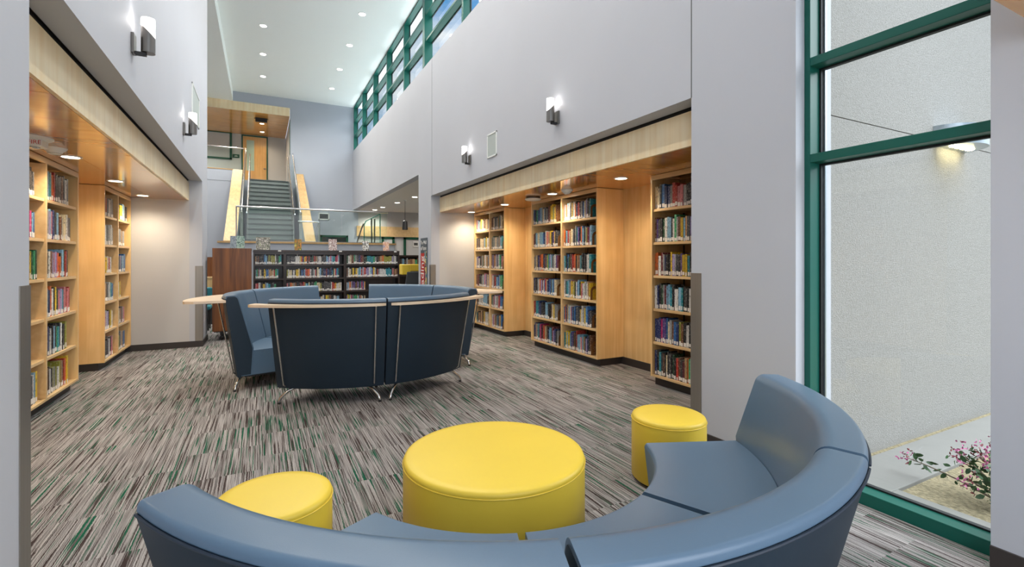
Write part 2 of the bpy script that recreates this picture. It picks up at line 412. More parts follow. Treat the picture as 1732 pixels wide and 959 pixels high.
# far guards: face the viewer on the alcove end walls
def guard2(x, sx_, label):
    w = .1; t = .004; g = thing('corner_guard', (x, AY1, .1), label, 'corner guard', 'steel corner guards on the wall ends')
    bx('plate', (x, x+sx_*w, AY1-t, AY1, .1, 1.34), guard_m, g); bx('plate', (x-sx_*t, x, AY1-t, AY1+w, .1, 1.34), guard_m, g)
guard2(XR, 1, 'steel corner guard at the far end of the right alcove beside the red banner')
guard2(XL, -1, 'steel corner guard at the far end of the left alcove behind the round table')

# ------------------------------------------------------------------ clerestory
def clerestory():
    vs = [18.93, 17.14, 15.30, 13.49, 11.68, 9.98, 7.80, 5.95, 4.15, 2.45]
    z0, z1 = 5.53, 7.195; dz = (z1-z0)/3
    for i in range(len(vs)-1):
        a, b = vs[i+1], vs[i]
        w = bpy.data.objects.new('window_%d' % (i+1), None); COL.objects.link(w); w.location = (XR+.1, (a+b)/2, z0); w['_o'] = tuple(w.location); w['kind'] = 'structure'
        bm = bm_new(); x0, x1 = XR+.02, XR+.17; t = .045
        box(bm, x0, x1, a, a+t, z0, z1); box(bm, x0, x1, b-t, b, z0, z1)
        for k in range(4):
            zz = z0+k*dz; box(bm, x0, x1, a, b, max(z0, zz-t*.6), min(z1, zz+t*.6))
        obj('window_frame', bm, green_m, w, bevel=.004)
        bm = bm_new()
        for k in range(3):     # dark gasket rings
            zz = z0+k*dz+t*.6; zt = z0+(k+1)*dz-t*.6
            for q in ((a+t, a+t+.015, zz, zt), (b-t-.015, b-t, zz, zt), (a+t, b-t, zz, zz+.015), (a+t, b-t, zt-.015, zt)):
                box(bm, x1-.02, x1, *q)
        obj('gasket', bm, gasket_m, w)
        g = bx('pane', (x1-.012, x1-.006, a+t, b-t, z0+.01, z1-.01), glass_m, w)
    struct('trim_clerestory_post', [(XR-.005, XR+.17, 9.90, 10.05, 5.53, ZC)], green_m)
    struct('trim_clerestory_sill', [(XR+.17, XR+.5, 2.4, YE, 5.45, 5.53)], concrete)
clerestory()

# unseen white roof added below the clerestory to bounce daylight onto the ceiling
struct('bounce_roof_right_wing', [(XR+.19, 12, 2.2, 24, 5.25, 5.40)], mat('bounce_roof_white', rgb(236, 238, 236), .8))

# ------------------------------------------------------------------ tall window on the right
def tall_window():
    y0, y1 = .98, 1.93; xi = XR+.09; xg = xi+.13; z1 = 3.4
    w = bpy.data.objects.new('window_20', None); COL.objects.link(w); w.location = (xi, (y0+y1)/2, 0); w['_o'] = tuple(w.location); w['kind'] = 'structure'
    bm = bm_new(); t = .05
    box(bm, xi, xg, y1-.05, y1-.012, .0, z1); box(bm, xi, xg, y0, y0+.012, 0, z1); box(bm, xi, xg, y0, y1-.012, 0, .075); box(bm, xi, xg, y0, y1, z1-.06, z1)
    obj('window_frame', bm, green_m, w, bevel=.003)
    for z in (2.075, 2.70):
        bm = bm_new(); box(bm, xi, xg, y0+.012, y1-.05, z, z+.055); obj('mullion', bm, green_m, w, bevel=.003)
    bm = bm_new()
    for za, zb in ((.075, 2.075), (2.13, 2.70), (2.755, z1-.06)):
        for q in ((y0+.012, y0+.022, za, zb), (y1-.062, y1-.05, za, zb), (y0+.02, y1-.06, za, za+.010), (y0+.02, y1-.06, zb-.012, zb)): box(bm, xg-.03, xg, *q)
    obj('gasket', bm, gasket_m, w)
    bx('edge_strip', (xg-.001, xg+.012, y1-.072, y1-.062, .075, z1), alu_m, w)
    bx('pane', (xg-.014, xg-.008, y0+.01, y1-.05, .07, z1-.05), glass_m, w)
    struct('trim_window_reveal', [(XR+.0, xi+.3, y1-.012, y1, 0, z1)], wall_m)
tall_window()

# ------------------------------------------------------------------ courtyard
struct('wall_outside', [(XR+.36, 12, 2.02, 2.2, -.05, 2.482), (XR+.36, 12, 2.02, 2.2, 2.49, 7)], stucco)
struct('trim_outside_joint', [(XR+.36, 12, 2.035, 2.19, 2.48, 2.492)], joint_m)
struct('floor_outside_path', [(XR+.34, 12, 1.60, 1.96, -.12, -.02), (XR+.34, XR+.55, -3, 1.60, -.12, -.02)], concrete, bevel=.006)
o = struct('floor_outside_bed', [(XR+.2, 12, -4, 2.02, -.2, -.045)], mulch)
t = thing('wall_light', (5.44, 2.02, 2.42), 'aluminium wedge wall light with glowing diodes outside the window', 'wall light')
bm = bm_new(); n = 20; pts = []
for i in range(n+1):
    a = PI+PI*i/n; pts.append((5.45+.30*math.cos(a), 2.02+.25*math.sin(a)))
top = [bm.verts.new((x, y, 2.60)) for x, y in pts]; bot = [bm.verts.new((x, y, 2.43)) for x, y in pts]
bm.faces.new(top); bm.faces.new(list(reversed(bot)))
for i in range(n): bm.faces.new((top[i], bot[i], bot[i+1], top[i+1]))
bm.faces.new((top[0], top[-1], bot[-1], bot[0]))
obj('housing', bm, alu_m, t, smooth=True)
for i in range(4):
    bm = bm_new(); bmesh.ops.create_uvsphere(bm, u_segments=10, v_segments=6, radius=.035, matrix=Matrix.Translation((5.29+i*.10, 1.93, 2.428)) @ Matrix.Diagonal((1, 1, .4, 1)))
    obj('led', bm, led_m, t, smooth=True)
# shrub
def shrub():
    cx, cy = 3.93, 1.18; z0 = -.045
    t = thing('flowering_shrub', (cx, cy, z0), 'low green shrub with pink blossoms in the mulch outside the tall window', 'shrub')
    st = bm_new(); lf = bm_new(); fl = bm_new(); f2 = bm_new()
    rnd = random.Random(5)
    def leaf(bm, p, s, d):
        d = d.normalized(); u = d.cross(Vector((rnd.uniform(-1, 1), rnd.uniform(-1, 1), rnd.uniform(-.2, 1)))).normalized(); nrm = d.cross(u)
        ps = [p, p+d*s*.35+u*s*.26+nrm*s*.05, p+d*s*.75+u*s*.2, p+d*s, p+d*s*.75-u*s*.2, p+d*s*.35-u*s*.26+nrm*s*.05]
        bm.faces.new([bm.verts.new(q) for q in ps])
    ends = [(-.02, .50, .14), (.0, .24, .27), (.05, .16, .30), (-.08, .05, .28), (.14, .12, .30), (.15, -.05, .26), (.02, -.14, .3), (-.12, -.02, .2), (.22, .10, .22), (.10, .25, .20), (-.15, .14, .16), (.05, .02, .36)]
    for i, e in enumerate(ends):
        b = Vector((cx, cy-.05, z0)); q = Vector((cx+e[0], cy+e[1], z0+e[2])); mid = (b+q)/2+Vector((0, 0, .05))
        P = [b*(1-s)**2+mid*2*s*(1-s)+q*s*s for s in [k/8 for k in range(9)]]
        tube(st, P, [.008-.0007*k for k in range(9)], 6)
        for k in range(26):
            s = rnd.uniform(.45, 1); p = P[min(8, int(s*8))]+Vector([rnd.gauss(0, .022) for _ in range(3)])
            if p.z < z0+.02: p.z = z0+.03
            leaf(lf, p, rnd.uniform(.03, .055), Vector([rnd.gauss(0, 1) for _ in range(3)]))
        for k in range(16):
            p = q+Vector([rnd.gauss(0, .028) for _ in range(3)]); tgt = fl if rnd.random() < .6 else f2
            for w in range(3): leaf(tgt, p, rnd.uniform(.012, .024), Vector([rnd.gauss(0, 1) for _ in range(3)]))
    obj('stems', st, stem_m, t, smooth=True); [tag_kind(obj(*a)) for a in (('leaves', lf, leaf_m, t), ('blossoms', fl, flower_m, t), ('red_buds', f2, flower2_m, t))]
shrub()

# ------------------------------------------------------------------ lamps
def spot(name, loc, power, color, angle=150, blend=.9, size=.07, parent=None):
    d = bpy.data.lights.new(name, 'SPOT'); d.energy = power; d.color = color; d.spot_size = math.radians(angle); d.spot_blend = blend; d.shadow_soft_size = size
    o = bpy.data.objects.new(name, d); COL.objects.link(o)
    if parent is not None: o.parent = parent; o.location = Vector(loc)-Vector(parent['_o'])
    else: o.location = loc
    return o
def downlight(x, y, z, r, power, color, label, group, warm=False):
    t = thing('ceiling_light', (x, y, z-.008), label, 'ceiling light', group)
    bm = bm_new(); lathe(bm, [(r, z), (r+.018, z), (r+.018, z-.006), (r, z-.008), (r, z)], x, y, 28); obj('trim_ring', bm, white_m, t, smooth=True)
    bm = bm_new(); lathe(bm, [(0, z-.003), (r, z-.003), (r, z-.0005), (0, z-.0005)], x, y, 28); obj('diffuser', bm, lampw_m if warm else lamp_m, t)
    spot('lamp', (x, y, z-.03), power, color, parent=t, size=r)
WARM = (1, .84, .62); NEUT = (1, .95, .88)
pos = ['nearest', 'second', 'third', 'farthest']
for i, y in enumerate((13.35, 15.2, 17.05)): downlight(.03, y, ZC, .075, 150, NEUT, '%s round downlight in the left row of the high ceiling' % ['nearest', 'middle', 'farthest'][i], 'high ceiling downlights')
for i, y in enumerate((11.65, 13.5, 15.35, 17.2)): downlight(2.09, y, ZC, .075, 150, NEUT, '%s round downlight in the right row of the high ceiling' % pos[i], 'high ceiling downlights')
for x in (.03, 2.09):          # the same rows go on above the view
    for y in (9.8, 7.9, 6.0, 4.1, 2.2):
        spot('hall_lamp', (x, y, ZC-.03), 110 if y > 5 else 90 if y > 3 else 80, NEUT)
downlight(-1.30, 14.2, 6.86, .075, 120, NEUT, 'half hidden downlight in the ceiling left of the stairs', 'high ceiling downlights')
for x, y in ((-3, 12.5), (-3, 16), (-1.2, 17.3)): spot('unseen_wing_spot', (x, y, 6.8), 220, NEUT)  # unseen spots without fixtures, added to brighten the left wing walls
for i, y in enumerate((4.5, 6.03, 7.6, 9.12)):
    downlight(3.80, y, 2.417, .068, 38, WARM, '%s round downlight in the maple ceiling of the right alcove' % pos[i], 'alcove downlights', True)
    if i > 0: downlight(MX-3.78, y-.08, 2.417, .068, 38, WARM, '%s round downlight in the maple ceiling of the left alcove' % ['', 'nearest', 'middle', 'farthest'][i], 'alcove downlights', True)
spot('alcove_lamp', (MX-3.80, 4.4, 2.39), 42, WARM)
for i, (x, y) in enumerate(((4.05, 14.1), (3.95, 15.8), (3.83, 17.4), (3.78, 18.5))):
    downlight(x, y, 3.31, .08, 75, NEUT, '%s downlight in the low ceiling beyond the right opening' % pos[i], 'wing downlights')
downlight(5.9, 18.3, 3.31, .08, 30, NEUT, 'downlight of the low wing ceiling closest to the pendant lamp', 'wing downlights')
for x, y in ((6.5, 12.5), (6.5, 16)): spot('unseen_wing_spot', (x, y, 3.25), 130, NEUT)
# wall sconces
def sconce(xw, y, z, s, label):
    """s=+1 wall at right (fixture towards -x)"""
    cx = xw-s*.10; r = .046
    t = thing('wall_sconce', (xw, y, z-.14), label, 'wall lamp', 'cylinder sconces on the hall walls')
    n = 28; bm = bm_new(); lo = []; hi = []; 
    for k in range(n):
        a = 2*PI*k/n; px = cx+r*math.cos(a); py = y+r*math.sin(a)
        cut = z+.035 + .045*(s*math.cos(a)) 
        lo.append(bm.verts.new((px, py, z-.13))); hi.append(bm.verts.new((px, py, cut)))
    bm.faces.new(list(reversed(lo))); bm.faces.new(hi)
    for k in range(n): bm.faces.new((lo[k], lo[(k+1) % n], hi[(k+1) % n], hi[k]))
    obj('body', bm, steel, t, smooth=True)
    bm = bm_new(); lo = []; hi = []; r2 = r-.001
    for k in range(n):
        a = 2*PI*k/n; px = cx+r2*math.cos(a); py = y+r2*math.sin(a)
        cut = z+.035 + .045*(s*math.cos(a))
        lo.append(bm.verts.new((px, py, cut+.0005))); hi.append(bm.verts.new((px, py, z+.135)))
    bm.faces.new(list(reversed(lo))); bm.faces.new(hi)
    for k in range(n): bm.faces.new((lo[k], lo[(k+1) % n], hi[(k+1) % n], hi[k]))
    obj('shade', bm, sconce_m, t, smooth=True)
    bx('back_plate', (xw-s*.02, xw, y-.045, y+.045, z-.15, z+.0), steel, t, bevel=.003)
    bx('bracket', (xw-s*.09, xw-s*.02, y-.018, y+.018, z-.155, z-.130), black_m, t, bevel=.002)
    d = bpy.data.lights.new('lamp', 'POINT'); d.energy = .28; d.color = (1, .93, .88); d.shadow_soft_size = .02
    o = bpy.data.objects.new('lamp', d); COL.objects.link(o); o.parent = t; o.location = Vector((xw-s*.045, y, z+.10))-Vector(t['_o'])
sconce(XR, 4.74, 3.17, 1, 'steel cylinder sconce with glowing top on the right wall, nearer one')
sconce(XR, 7.40, 3.17, 1, 'steel cylinder sconce with glowing top on the right wall, farther one')
sconce(XL, 4.60, 3.17, -1, 'steel cylinder sconce with glowing top on the left wall, nearer one')
sconce(XL, 7.30, 3.17, -1, 'steel cylinder sconce with glowing top on the left wall, farther one')
# wall grilles
def grille(xw, s, y0, y1, z0, z1, label):
    t = thing('wall_speaker', (xw, (y0+y1)/2, z0), label, 'wall grille')
    f = .022; bm = bm_new()
    for q in ((y0, y1, z0, z0+f), (y0, y1, z1-f, z1), (y0, y0+f, z0, z1), (y1-f, y1, z0, z1)): box(bm, xw-s*.014, xw, *q)
    obj('frame', bm, white_m, t, bevel=.002); bx('mesh_panel', (xw-s*.008, xw, y0+f, y1-f, z0+f, z1-f), grille_m, t)
grille(XR, 1, 6.37, 6.70, 2.98, 3.34, 'white framed rectangular speaker grille on the right wall between the sconces')
grille(XL, -1, 8.10, 8.95, 3.48, 3.95, 'white framed grille high on the left wall behind the farther sconce')
# vent on the end wall
t = thing('wall_vent', (1.47, YE, 2.93), 'white framed ventilation grille on the end wall above the glass guard', 'vent')
def xat(px, Y):   # world x of image column px on the plane y = Y
    dx = (px-866)/815; return Y*(.4607+dx*.8876)/(.8876-dx*.4607)
def zat(px, py, Y):
    dx = (px-866)/815; tt = Y/(.8876-dx*.4607); return H+tt*(438.5-py)/815
a, b = xat(538.5, YE), xat(557, YE); z0, z1 = zat(548, 372, YE), zat(548, 360, YE)
t.location = ((a+b)/2, YE, z0); t['_o'] = tuple(t.location)
bm = bm_new()
for q in ((a, b, z0, z0+.04), (a, b, z1-.04, z1)): box(bm, q[0], q[1], YE-.02, YE, q[2], q[3])
box(bm, a, a+.04, YE-.02, YE, z0, z1); box(bm, b-.04, b, YE-.02, YE, z0, z1); obj('frame', bm, white_m, t)
bm = bm_new()
for k in range(7): zz = z0+.05+k*(z1-z0-.1)/6; box(bm, a+.04, b-.04, YE-.012, YE-.004, zz-.006, zz+.006)
obj('slats', bm, grille_dk, t); bx('backing', (a+.03, b-.03, YE-.004, YE, z0+.03, z1-.03), black_m, t)

# alcove ceiling devices
def sprinkler_cone(x, y, label):
    t = thing('smoke_detector', (x, y, 2.35), label, 'detector'); z = 2.417
    bm = bm_new(); lathe(bm, [(0, z), (.085, z), (.085, z-.006), (.06, z-.03), (.045, z-.05), (.03, z-.058), (0, z-.058)], x, y, 28); obj('cone', bm, white_m, t, smooth=True)
    bm = bm_new(); lathe(bm, [(.046, z-.044), (.048, z-.046), (.046, z-.049)], x, y, 24); obj('vent_ring', bm, black_m, t)
sprinkler_cone(-1.60, 5.55, 'small grey cone smoke detector on the left alcove ceiling beside the fire alarm')
sprinkler_cone(3.78, 5.62, 'small white smoke detector on the right alcove ceiling above the middle bookcase')
t = thing('fire_strobe', (-1.62, 5.12, 2.30), 'round ceiling fire alarm strobe with red lettering in the left alcove', 'fire alarm'); z = 2.417
bm = bm_new(); lathe(bm, [(0, z), (.13, z), (.13, z-.012), (.11, z-.022), (0, z-.022)], -1.62, 5.15, 36); obj('base_plate', bm, white_m, t, smooth=True)
bx('strobe_box', (-1.70, -1.54, 5.08, 5.22, z-.075, z-.02), white_m, t, bevel=.008)
bm = bm_new(); bmesh.ops.create_uvsphere(bm, u_segments=16, v_segments=8, radius=.05, matrix=Matrix.Translation((-1.62, 5.15, z-.075)) @ Matrix.Diagonal((1, 1, .4, 1))); obj('lens', bm, chrome, t, smooth=True)
def text(name, s, size, loc, rot, m, parent, depth=.001, align='CENTER'):
    c = bpy.data.curves.new(name, 'FONT'); c.body = s; c.size = size; c.align_x = align; c.align_y = 'CENTER'; c.extrude = depth
    o = bpy.data.objects.new(name, c); c.materials.append(m)
    o.rotation_euler = rot; o.location = loc; COL.objects.link(o)
    dg = bpy.context.evaluated_depsgraph_get(); me = bpy.data.meshes.new_from_object(o.evaluated_get(dg)); 
    p = bpy.data.objects.new(name, me); COL.objects.link(p); p.rotation_euler = rot; p.parent = parent; p.location = Vector(loc)-Vector(parent['_o'])
    bpy.data.objects.remove(o); return p
text('lettering', 'FIRE', .045, (-1.585, 5.079, z-.047), (PI/2, 0, 0), red_m, t)
t = thing('ceiling_speaker', (3.77, 6.5, 2.37), 'flat dark rimmed disc on the right alcove ceiling left of the smoke detector', 'ceiling device')
bm = bm_new(); lathe(bm, [(0, z), (.11, z), (.11, z-.018), (.10, z-.018), (0, z-.018)], 3.77, 6.55, 36); obj('collar', bm, black_m, t, smooth=True)
bm = bm_new(); lathe(bm, [(0, z-.018), (.12, z-.018), (.13, z-.028), (.11, z-.045), (0, z-.048)], 3.77, 6.55, 36); obj('disc', bm, white_m, t, smooth=True)

# ------------------------------------------------------------------ bookcases in the alcoves
SH0, SHD = .122, .381
def bookcase(side, y0, y1, div, label):
    f = (lambda b: b) if side == 'right' else mir
    xf = 4.0; xb = NX; t0 = .026
    r = thing('bookcase', ((xf+xb)/2 if side == 'right' else MX-(xf+xb)/2, (y0+y1)/2, 0), label, 'bookcase', 'built in maple bookcases of the alcoves')
    bx('side_panel', f((xf, xb, y0, y0+t0, .10, 2.412)), maple, r, bevel=.0015); bx('side_panel', f((xf, xb, y1-t0, y1, .10, 2.412)), maple, r, bevel=.0015)
    ds = [y0+t0/2]+div+[y1-t0/2]
    for d in div: bx('divider', f((xf, xb-.02, d-.016, d+.016, .125, 2.36)), maple_h, r, bevel=.0015)
    bx('back_panel', f((xb-.02, xb-.004, y0+t0, y1-t0, .12, 2.40)), maple_back, r)
    bx('top_rail', f((xf, xf+.024, y0+t0, y1-t0, 2.36, 2.412)), maple_h, r)
    bx('bottom', f((xf, xb-.02, y0+t0, y1-t0, .100, SH0)), maple_h, r)
    bx('toe_kick', f((xf+.07, xb, y0+.03, y1-.005, 0, .0995)), base_m, r)
    for a, b in zip(ds, ds[1:]):
        for k in range(1, 6):
            bx('shelf', f((xf+.012, xb-.022, a+.017, b-.017, SH0+k*SHD-.03, SH0+k*SHD)), maple_h, r, bevel=.002)
        for yy in (a+(b-a)*.10, b-(b-a)*.10, (a+b)/2):
            bx('shelf_standard', f((xb-.026, xb-.0205, yy-.009, yy+.009, SH0+.02, 2.34)), black_m, r)
    return r
bookcase('right', 2.42, 4.22, [3.32], 'maple bookcase nearest the right pier, partly hidden by it')
bookcase('right', 5.22, 7.02, [6.10], 'full width maple bookcase in the middle of the right alcove')
bookcase('right', 8.02, 9.45, [8.68], 'farthest maple bookcase of the right alcove beside its white end wall')
bookcase('left', 5.22, 7.02, [6.12], 'nearest maple bookcase of the left alcove, cut by the left pier')
bookcase('left', 8.02, 9.45, [8.70], 'farthest maple bookcase of the left alcove beside the white wall')

# ------------------------------------------------------------------ books
PAL = {'w': ('white', (222, 220, 214)), 'c': ('cream', (222, 206, 168)), 'k': ('black', (34, 32, 34)), 'd': ('charcoal', (66, 66, 70)), 'g': ('grey', (148, 148, 146)),
 'r': ('red', (178, 52, 42)), 'o': ('orange', (222, 112, 48)), 'y': ('yellow', (228, 190, 50)), 'n': ('navy', (36, 48, 96)), 'b': ('blue', (48, 106, 168)),
 'l': ('light blue', (138, 184, 210)), 't': ('teal', (36, 136, 150)), 'e': ('green', (52, 150, 100)), 'v': ('dark green', (42, 78, 52)), 'p': ('purple', (92, 66, 134)),
 'm': ('magenta', (178, 40, 104)), 'i': ('pink', (222, 136, 140)), 'z': ('brown', (112, 72, 48)), 'a': ('tan', (188, 148, 104)), 'u': ('maroon', (110, 36, 48)),
 'x': ('lavender', (164, 150, 190)), 'h': ('olive', (148, 146, 54))}
BM = {}
def book_mat(k):
    nm, c = PAL[k]; m = bpy.data.materials.new('book_cover_'+nm.replace(' ', '_')); m.use_nodes = True; t = m.node_tree; p = t.nodes['Principled BSDF']; q = t.links.new
    tcn = t.nodes.new('ShaderNodeTexCoord'); oi = t.nodes.new('ShaderNodeObjectInfo'); mpn = t.nodes.new('ShaderNodeMapping'); mpn.inputs['Scale'].default_value = (60, 60, 45)
    cb = t.nodes.new('ShaderNodeCombineXYZ'); mu = t.nodes.new('ShaderNodeMath'); mu.operation = 'MULTIPLY'; mu.inputs[1].default_value = 91
    q(oi.outputs['Random'], mu.inputs[0]); 
    for i in range(3): q(mu.outputs[0], cb.inputs[i])
    q(cb.outputs[0], mpn.inputs['Location']); q(tcn.outputs['Object'], mpn.inputs[0])
    nn = t.nodes.new('ShaderNodeTexNoise'); nn.inputs['Scale'].default_value = 1; nn.inputs['Detail'].default_value = 2; q(mpn.outputs[0], nn.inputs['Vector'])
    rp = t.nodes.new('ShaderNodeValToRGB'); rp.color_ramp.elements[0].position = .56; rp.color_ramp.elements[1].position = .62; q(nn.outputs['Fac'], rp.inputs[0])
    lum = sum(c)/3; alt = (226, 216, 196) if lum < 120 else (70, 62, 66)
    mxx = t.nodes.new('ShaderNodeMixRGB'); mxx.inputs[1].default_value = rgb(*c); mxx.inputs[2].default_value = rgb(*[int(.45*a+.55*b) for a, b in zip(alt, c)])
    q(rp.outputs[0], mxx.inputs[0]); hs = t.nodes.new('ShaderNodeHueSaturation'); q(mxx.outputs[0], hs.inputs['Color'])
    mr = t.nodes.new('ShaderNodeMapRange'); mr.inputs[3].default_value = .62; mr.inputs[4].default_value = 1.15; q(oi.outputs['Random'], mr.inputs[0]); q(mr.outputs[0], hs.inputs['Value'])
    q(hs.outputs[0], p.inputs['Base Color']); p.inputs['Roughness'].default_value = .4
    return m
for k in PAL: BM[k] = book_mat(k)

BOOKS = []     # records
def row(orient, front, a, b, z, letters, casel, rowl, hmin=.215, hmax=.265, depth=.155, size=1.0, end=None):
    """orient 'R': spines face -x, left->right = decreasing y from a to b; 'L': spines face +x, left->right = increasing y; 'B': spines face -y, x increasing"""
    letters = letters.replace(' ', ''); n = len(letters)
    rnd = random.Random(hash((orient, round(a*100), round(z*100))) % 99991 if False else int(abs(a)*1000+z*7919+n))
    w = [rnd.uniform(.7, 1.35) for _ in letters]; s = sum(w); tot = abs(b-a); sg = 1 if b > a else -1; pos_ = a
    hb = rnd.uniform(hmin, hmax)
    for i, (ch, ww) in enumerate(zip(letters, w)):
        th = ww/s*tot
        hh = min(hmax*1.08, max(hmin*.95, hb+rnd.gauss(0, .012)))
        if rnd.random() < .15: hb = rnd.uniform(hmin, hmax)
        dp = depth*rnd.uniform(.82, 1.1)
        p0, p1 = pos_, pos_+sg*th; pos_ = p1
        fr = front+rnd.uniform(0, .012)*(1 if orient != 'L' else -1)
        BOOKS.append(dict(o=orient, fr=fr, p0=min(p0, p1)+.0008, p1=max(p0, p1)-.0008, z=z+.0005, h=hh, d=dp, c=ch, i=i+1, case=casel, row=rowl, th=th))
def geom(bms, B):
    """bms: dict cover,pages,label -> bmesh"""
    o, f, p0, p1, z, h, d = B['o'], B['fr'], B['p0'], B['p1'], B['z'], B['h'], B['d']; ct = .0022
    def bb(bm, u0, u1, v0, v1, z0, z1):   # u along row, v depth from the spine
        if o == 'R': return box(bm, f+v0, f+v1, u0, u1, z0, z1)
        if o == 'L': return box(bm, f-v1, f-v0, u0, u1, z0, z1)
        return box(bm, u0, u1, f+v0, f+v1, z0, z1)
    c = bms['cover']; fs = []
    fs += bb(c, p0, p1, 0, ct, z, z+h); fs += bb(c, p0, p0+ct, ct, d, z, z+h); fs += bb(c, p1-ct, p1, ct, d, z, z+h)
    fp = bb(bms['pages'], p0+ct, p1-ct, ct, d-.004, z+.003, z+h-.004)
    rl = random.Random(int(p0*9973+z*577)); lz = rl.choice((.004, .008, .014)); lh = rl.uniform(.030, .050)
    if rl.random() < .12 and bms['label'] is bms['cover']: lh = .012
    w_ = (p1-p0)*rl.choice((.0, .06, .14)); fl = bb(bms['label'], p0+.001+w_, p1-.001-w_, -.0008, -.0001, z+lz, z+lz+lh)
    return fs, fp, fl
RW = ['top', 'second', 'third', 'fourth', 'fifth', 'bottom']
def zrow(k): return SH0+(5-k)*SHD
FX = 4.03
# near right bookcase (visible part)
rows = ['cckbnngrriigkkdkk', 'zpdkvwllkwegzyladxgtcc', 'oowugnkkyxgdkpyytkwir', 'wnkvgulltkwwltkdkwkwrw', 'nnnmppbcgzbnhzkwkrkw', 'nktdzkckdkvkrzduaoewagz']
for k, s in enumerate(rows): row('R', FX, 4.185, 3.56-.02*(k % 2), zrow(k), s, 'nearest right bookcase', RW[k], .235, .285)
# middle right bookcase
far = ['bnvebnblgcldgduzyyhlyz', 'uklcclllbnwoiaykpykd', 'ggcynxuooknznhebxldgwpu', 'ndkgwoxuwbrcnnbdlbcc', 'ruttnnkkkkllkkzcygg', 'nnagtdmkkroaczkbltuxpnkg']
near = ['xgolgwdykwoknrukgnbcxkkt', 'oklrlacgdkgtpkoblkghuxl', 'ltkbvzdrrokazgtkkddkwwt', 'wkttlgiychkwblkymwwgway', 'bonaclwrbkbdddywwgylbndd', 'ttylyyblnpnkzdrtllwiltakxnnkz']
for k in range(6):
    row('R', FX, 6.985, 6.28-.025*((k*7) % 3), zrow(k), far[k], 'middle right bookcase, left bay', RW[k], .225, .272)
    row('R', FX, 6.075, 5.43-.02*((k*5) % 3), zrow(k), near[k], 'middle right bookcase, right bay', RW[k], .225, .272)
# far right bookcase
f1 = ['xilgycgzcaga', 'ddzkccalhywk', 'wpwkzgvawagn', 'zukkgclixawz', 'ukwgwlllkk', 'tkazakyawwcc']
f2 = ['zzcgkdggavgcc', 'gvggcgggadlt', 'zxkoaxgnwevi', 'iwgurklbbgee', 'vgrxwwgwrrbb', 'wxmwazgtnaybb']
for k in range(6):
    row('R', FX, 9.41, 8.74, zrow(k), f1[k], 'far right bookcase, left bay', RW[k])
    row('R', FX, 8.65, 8.175, zrow(k), f2[k], 'far right bookcase, right bay', RW[k])
# left alcove
LFX = MX-FX
n1 = ['gkwkdkkkkd', 'xkgwbgumwlb', 'kbcwkcyyhvev', 'wzbkdkzrpg', '', 'gkvwwiidwly']
e1 = [5.96, 5.96, 5.99, 5.87, 0, 6.02]
n2 = ['zlltcorkgddzkgwg', 'vzgxlinkllzzlccwugk', 'xrwkwzxixmooklvrk', 'bulnowkyvkixtirir', 'rlgcnnwkkxlketdwzkdhk', 'tukzkwkdhghwchazroy']
e2 = [6.82, 6.90, 6.80, 6.86, 6.78, 6.80]
for k in range(6):
    if n1[k]: row('L', LFX, 5.62, e1[k], zrow(k), n1[k], 'near left bookcase, left bay', RW[k], .225, .285)
    row('L', LFX, 6.145, e2[k], zrow(k), n2[k], 'near left bookcase, right bay', RW[k], .225, .285)
n3 = ['ggzogwgk', 'ogwggwwg', 'rwyywrw', 'wcakgwtb', 'kmmwxkyw', 'kyndkxwki']; e3 = [8.60, 8.56, 8.50, 8.56, 8.56, 8.56]
n4 = ['wwylgk', 'vggag', 'uwkxlb', 'vkwy', 'rzcaugi', 'yhdgab']; e4 = [9.36, 9.22, 9.24, 8.98, 9.20, 9.24]
for k in range(6):
    row('L', LFX, 8.05, e3[k], zrow(k), n3[k], 'far left bookcase, left bay', RW[k])
    row('L', LFX, 8.72, e4[k], zrow(k), n4[k], 'far left bookcase, right bay', RW[k])
# bookends (dark arch plates) at the right end of the rows of the right bookcases
def bookend(y, z, label):
    bm = bm_new(); n = 12; x0 = FX+.008; wd = .15; cx = x0+wd/2; hz = .19
    def arch(r, base):
        return [(cx-r, base)]+[(cx-r*math.cos(PI*k/n), hz-wd/2+r*math.sin(PI*k/n)) for k in range(n+1)]+[(cx+r, base)]
    oa = arch(wd/2, 0); ia = arch(wd/2-.034, 0)
    A = [bm.verts.new((x, y, z+q)) for x, q in oa]; B = [bm.verts.new((x, y, z+q)) for x, q in ia]
    A2 = [bm.verts.new((x, y-.004, z+q)) for x, q in oa]; B2 = [bm.verts.new((x, y-.004, z+q)) for x, q in ia]
    for i in range(len(A)-1):
        bm.faces.new((A[i], A[i+1], B[i+1], B[i])); bm.faces.new((A2[i], B2[i], B2[i+1], A2[i+1]))
        bm.faces.new((A[i], A2[i], A2[i+1], A[i+1])); bm.faces.new((B[i], B[i+1], B2[i+1], B2[i]))
    bm.faces.new((A[0], B[0], B2[0], A2[0])); bm.faces.new((A[-1], A2[-1], B2[-1], B[-1]))
    tag(obj('bookend', bm, brass_m), label, 'bookend', 'arched bookends of the right alcove')
for k in range(6):
    bookend(5.424-.02*((k*5) % 3), zrow(k)+.001, 'brown arched bookend closing the %s shelf, right bay of middle right bookcase' % RW[k])
    bookend(6.274-.025*((k*7) % 3), zrow(k)+.001, 'brown arched bookend closing the %s shelf, left bay of middle right bookcase' % RW[k])
    bookend(8.169, zrow(k)+.001, 'brown arched bookend closing the %s shelf, right bay of far right bookcase' % RW[k])

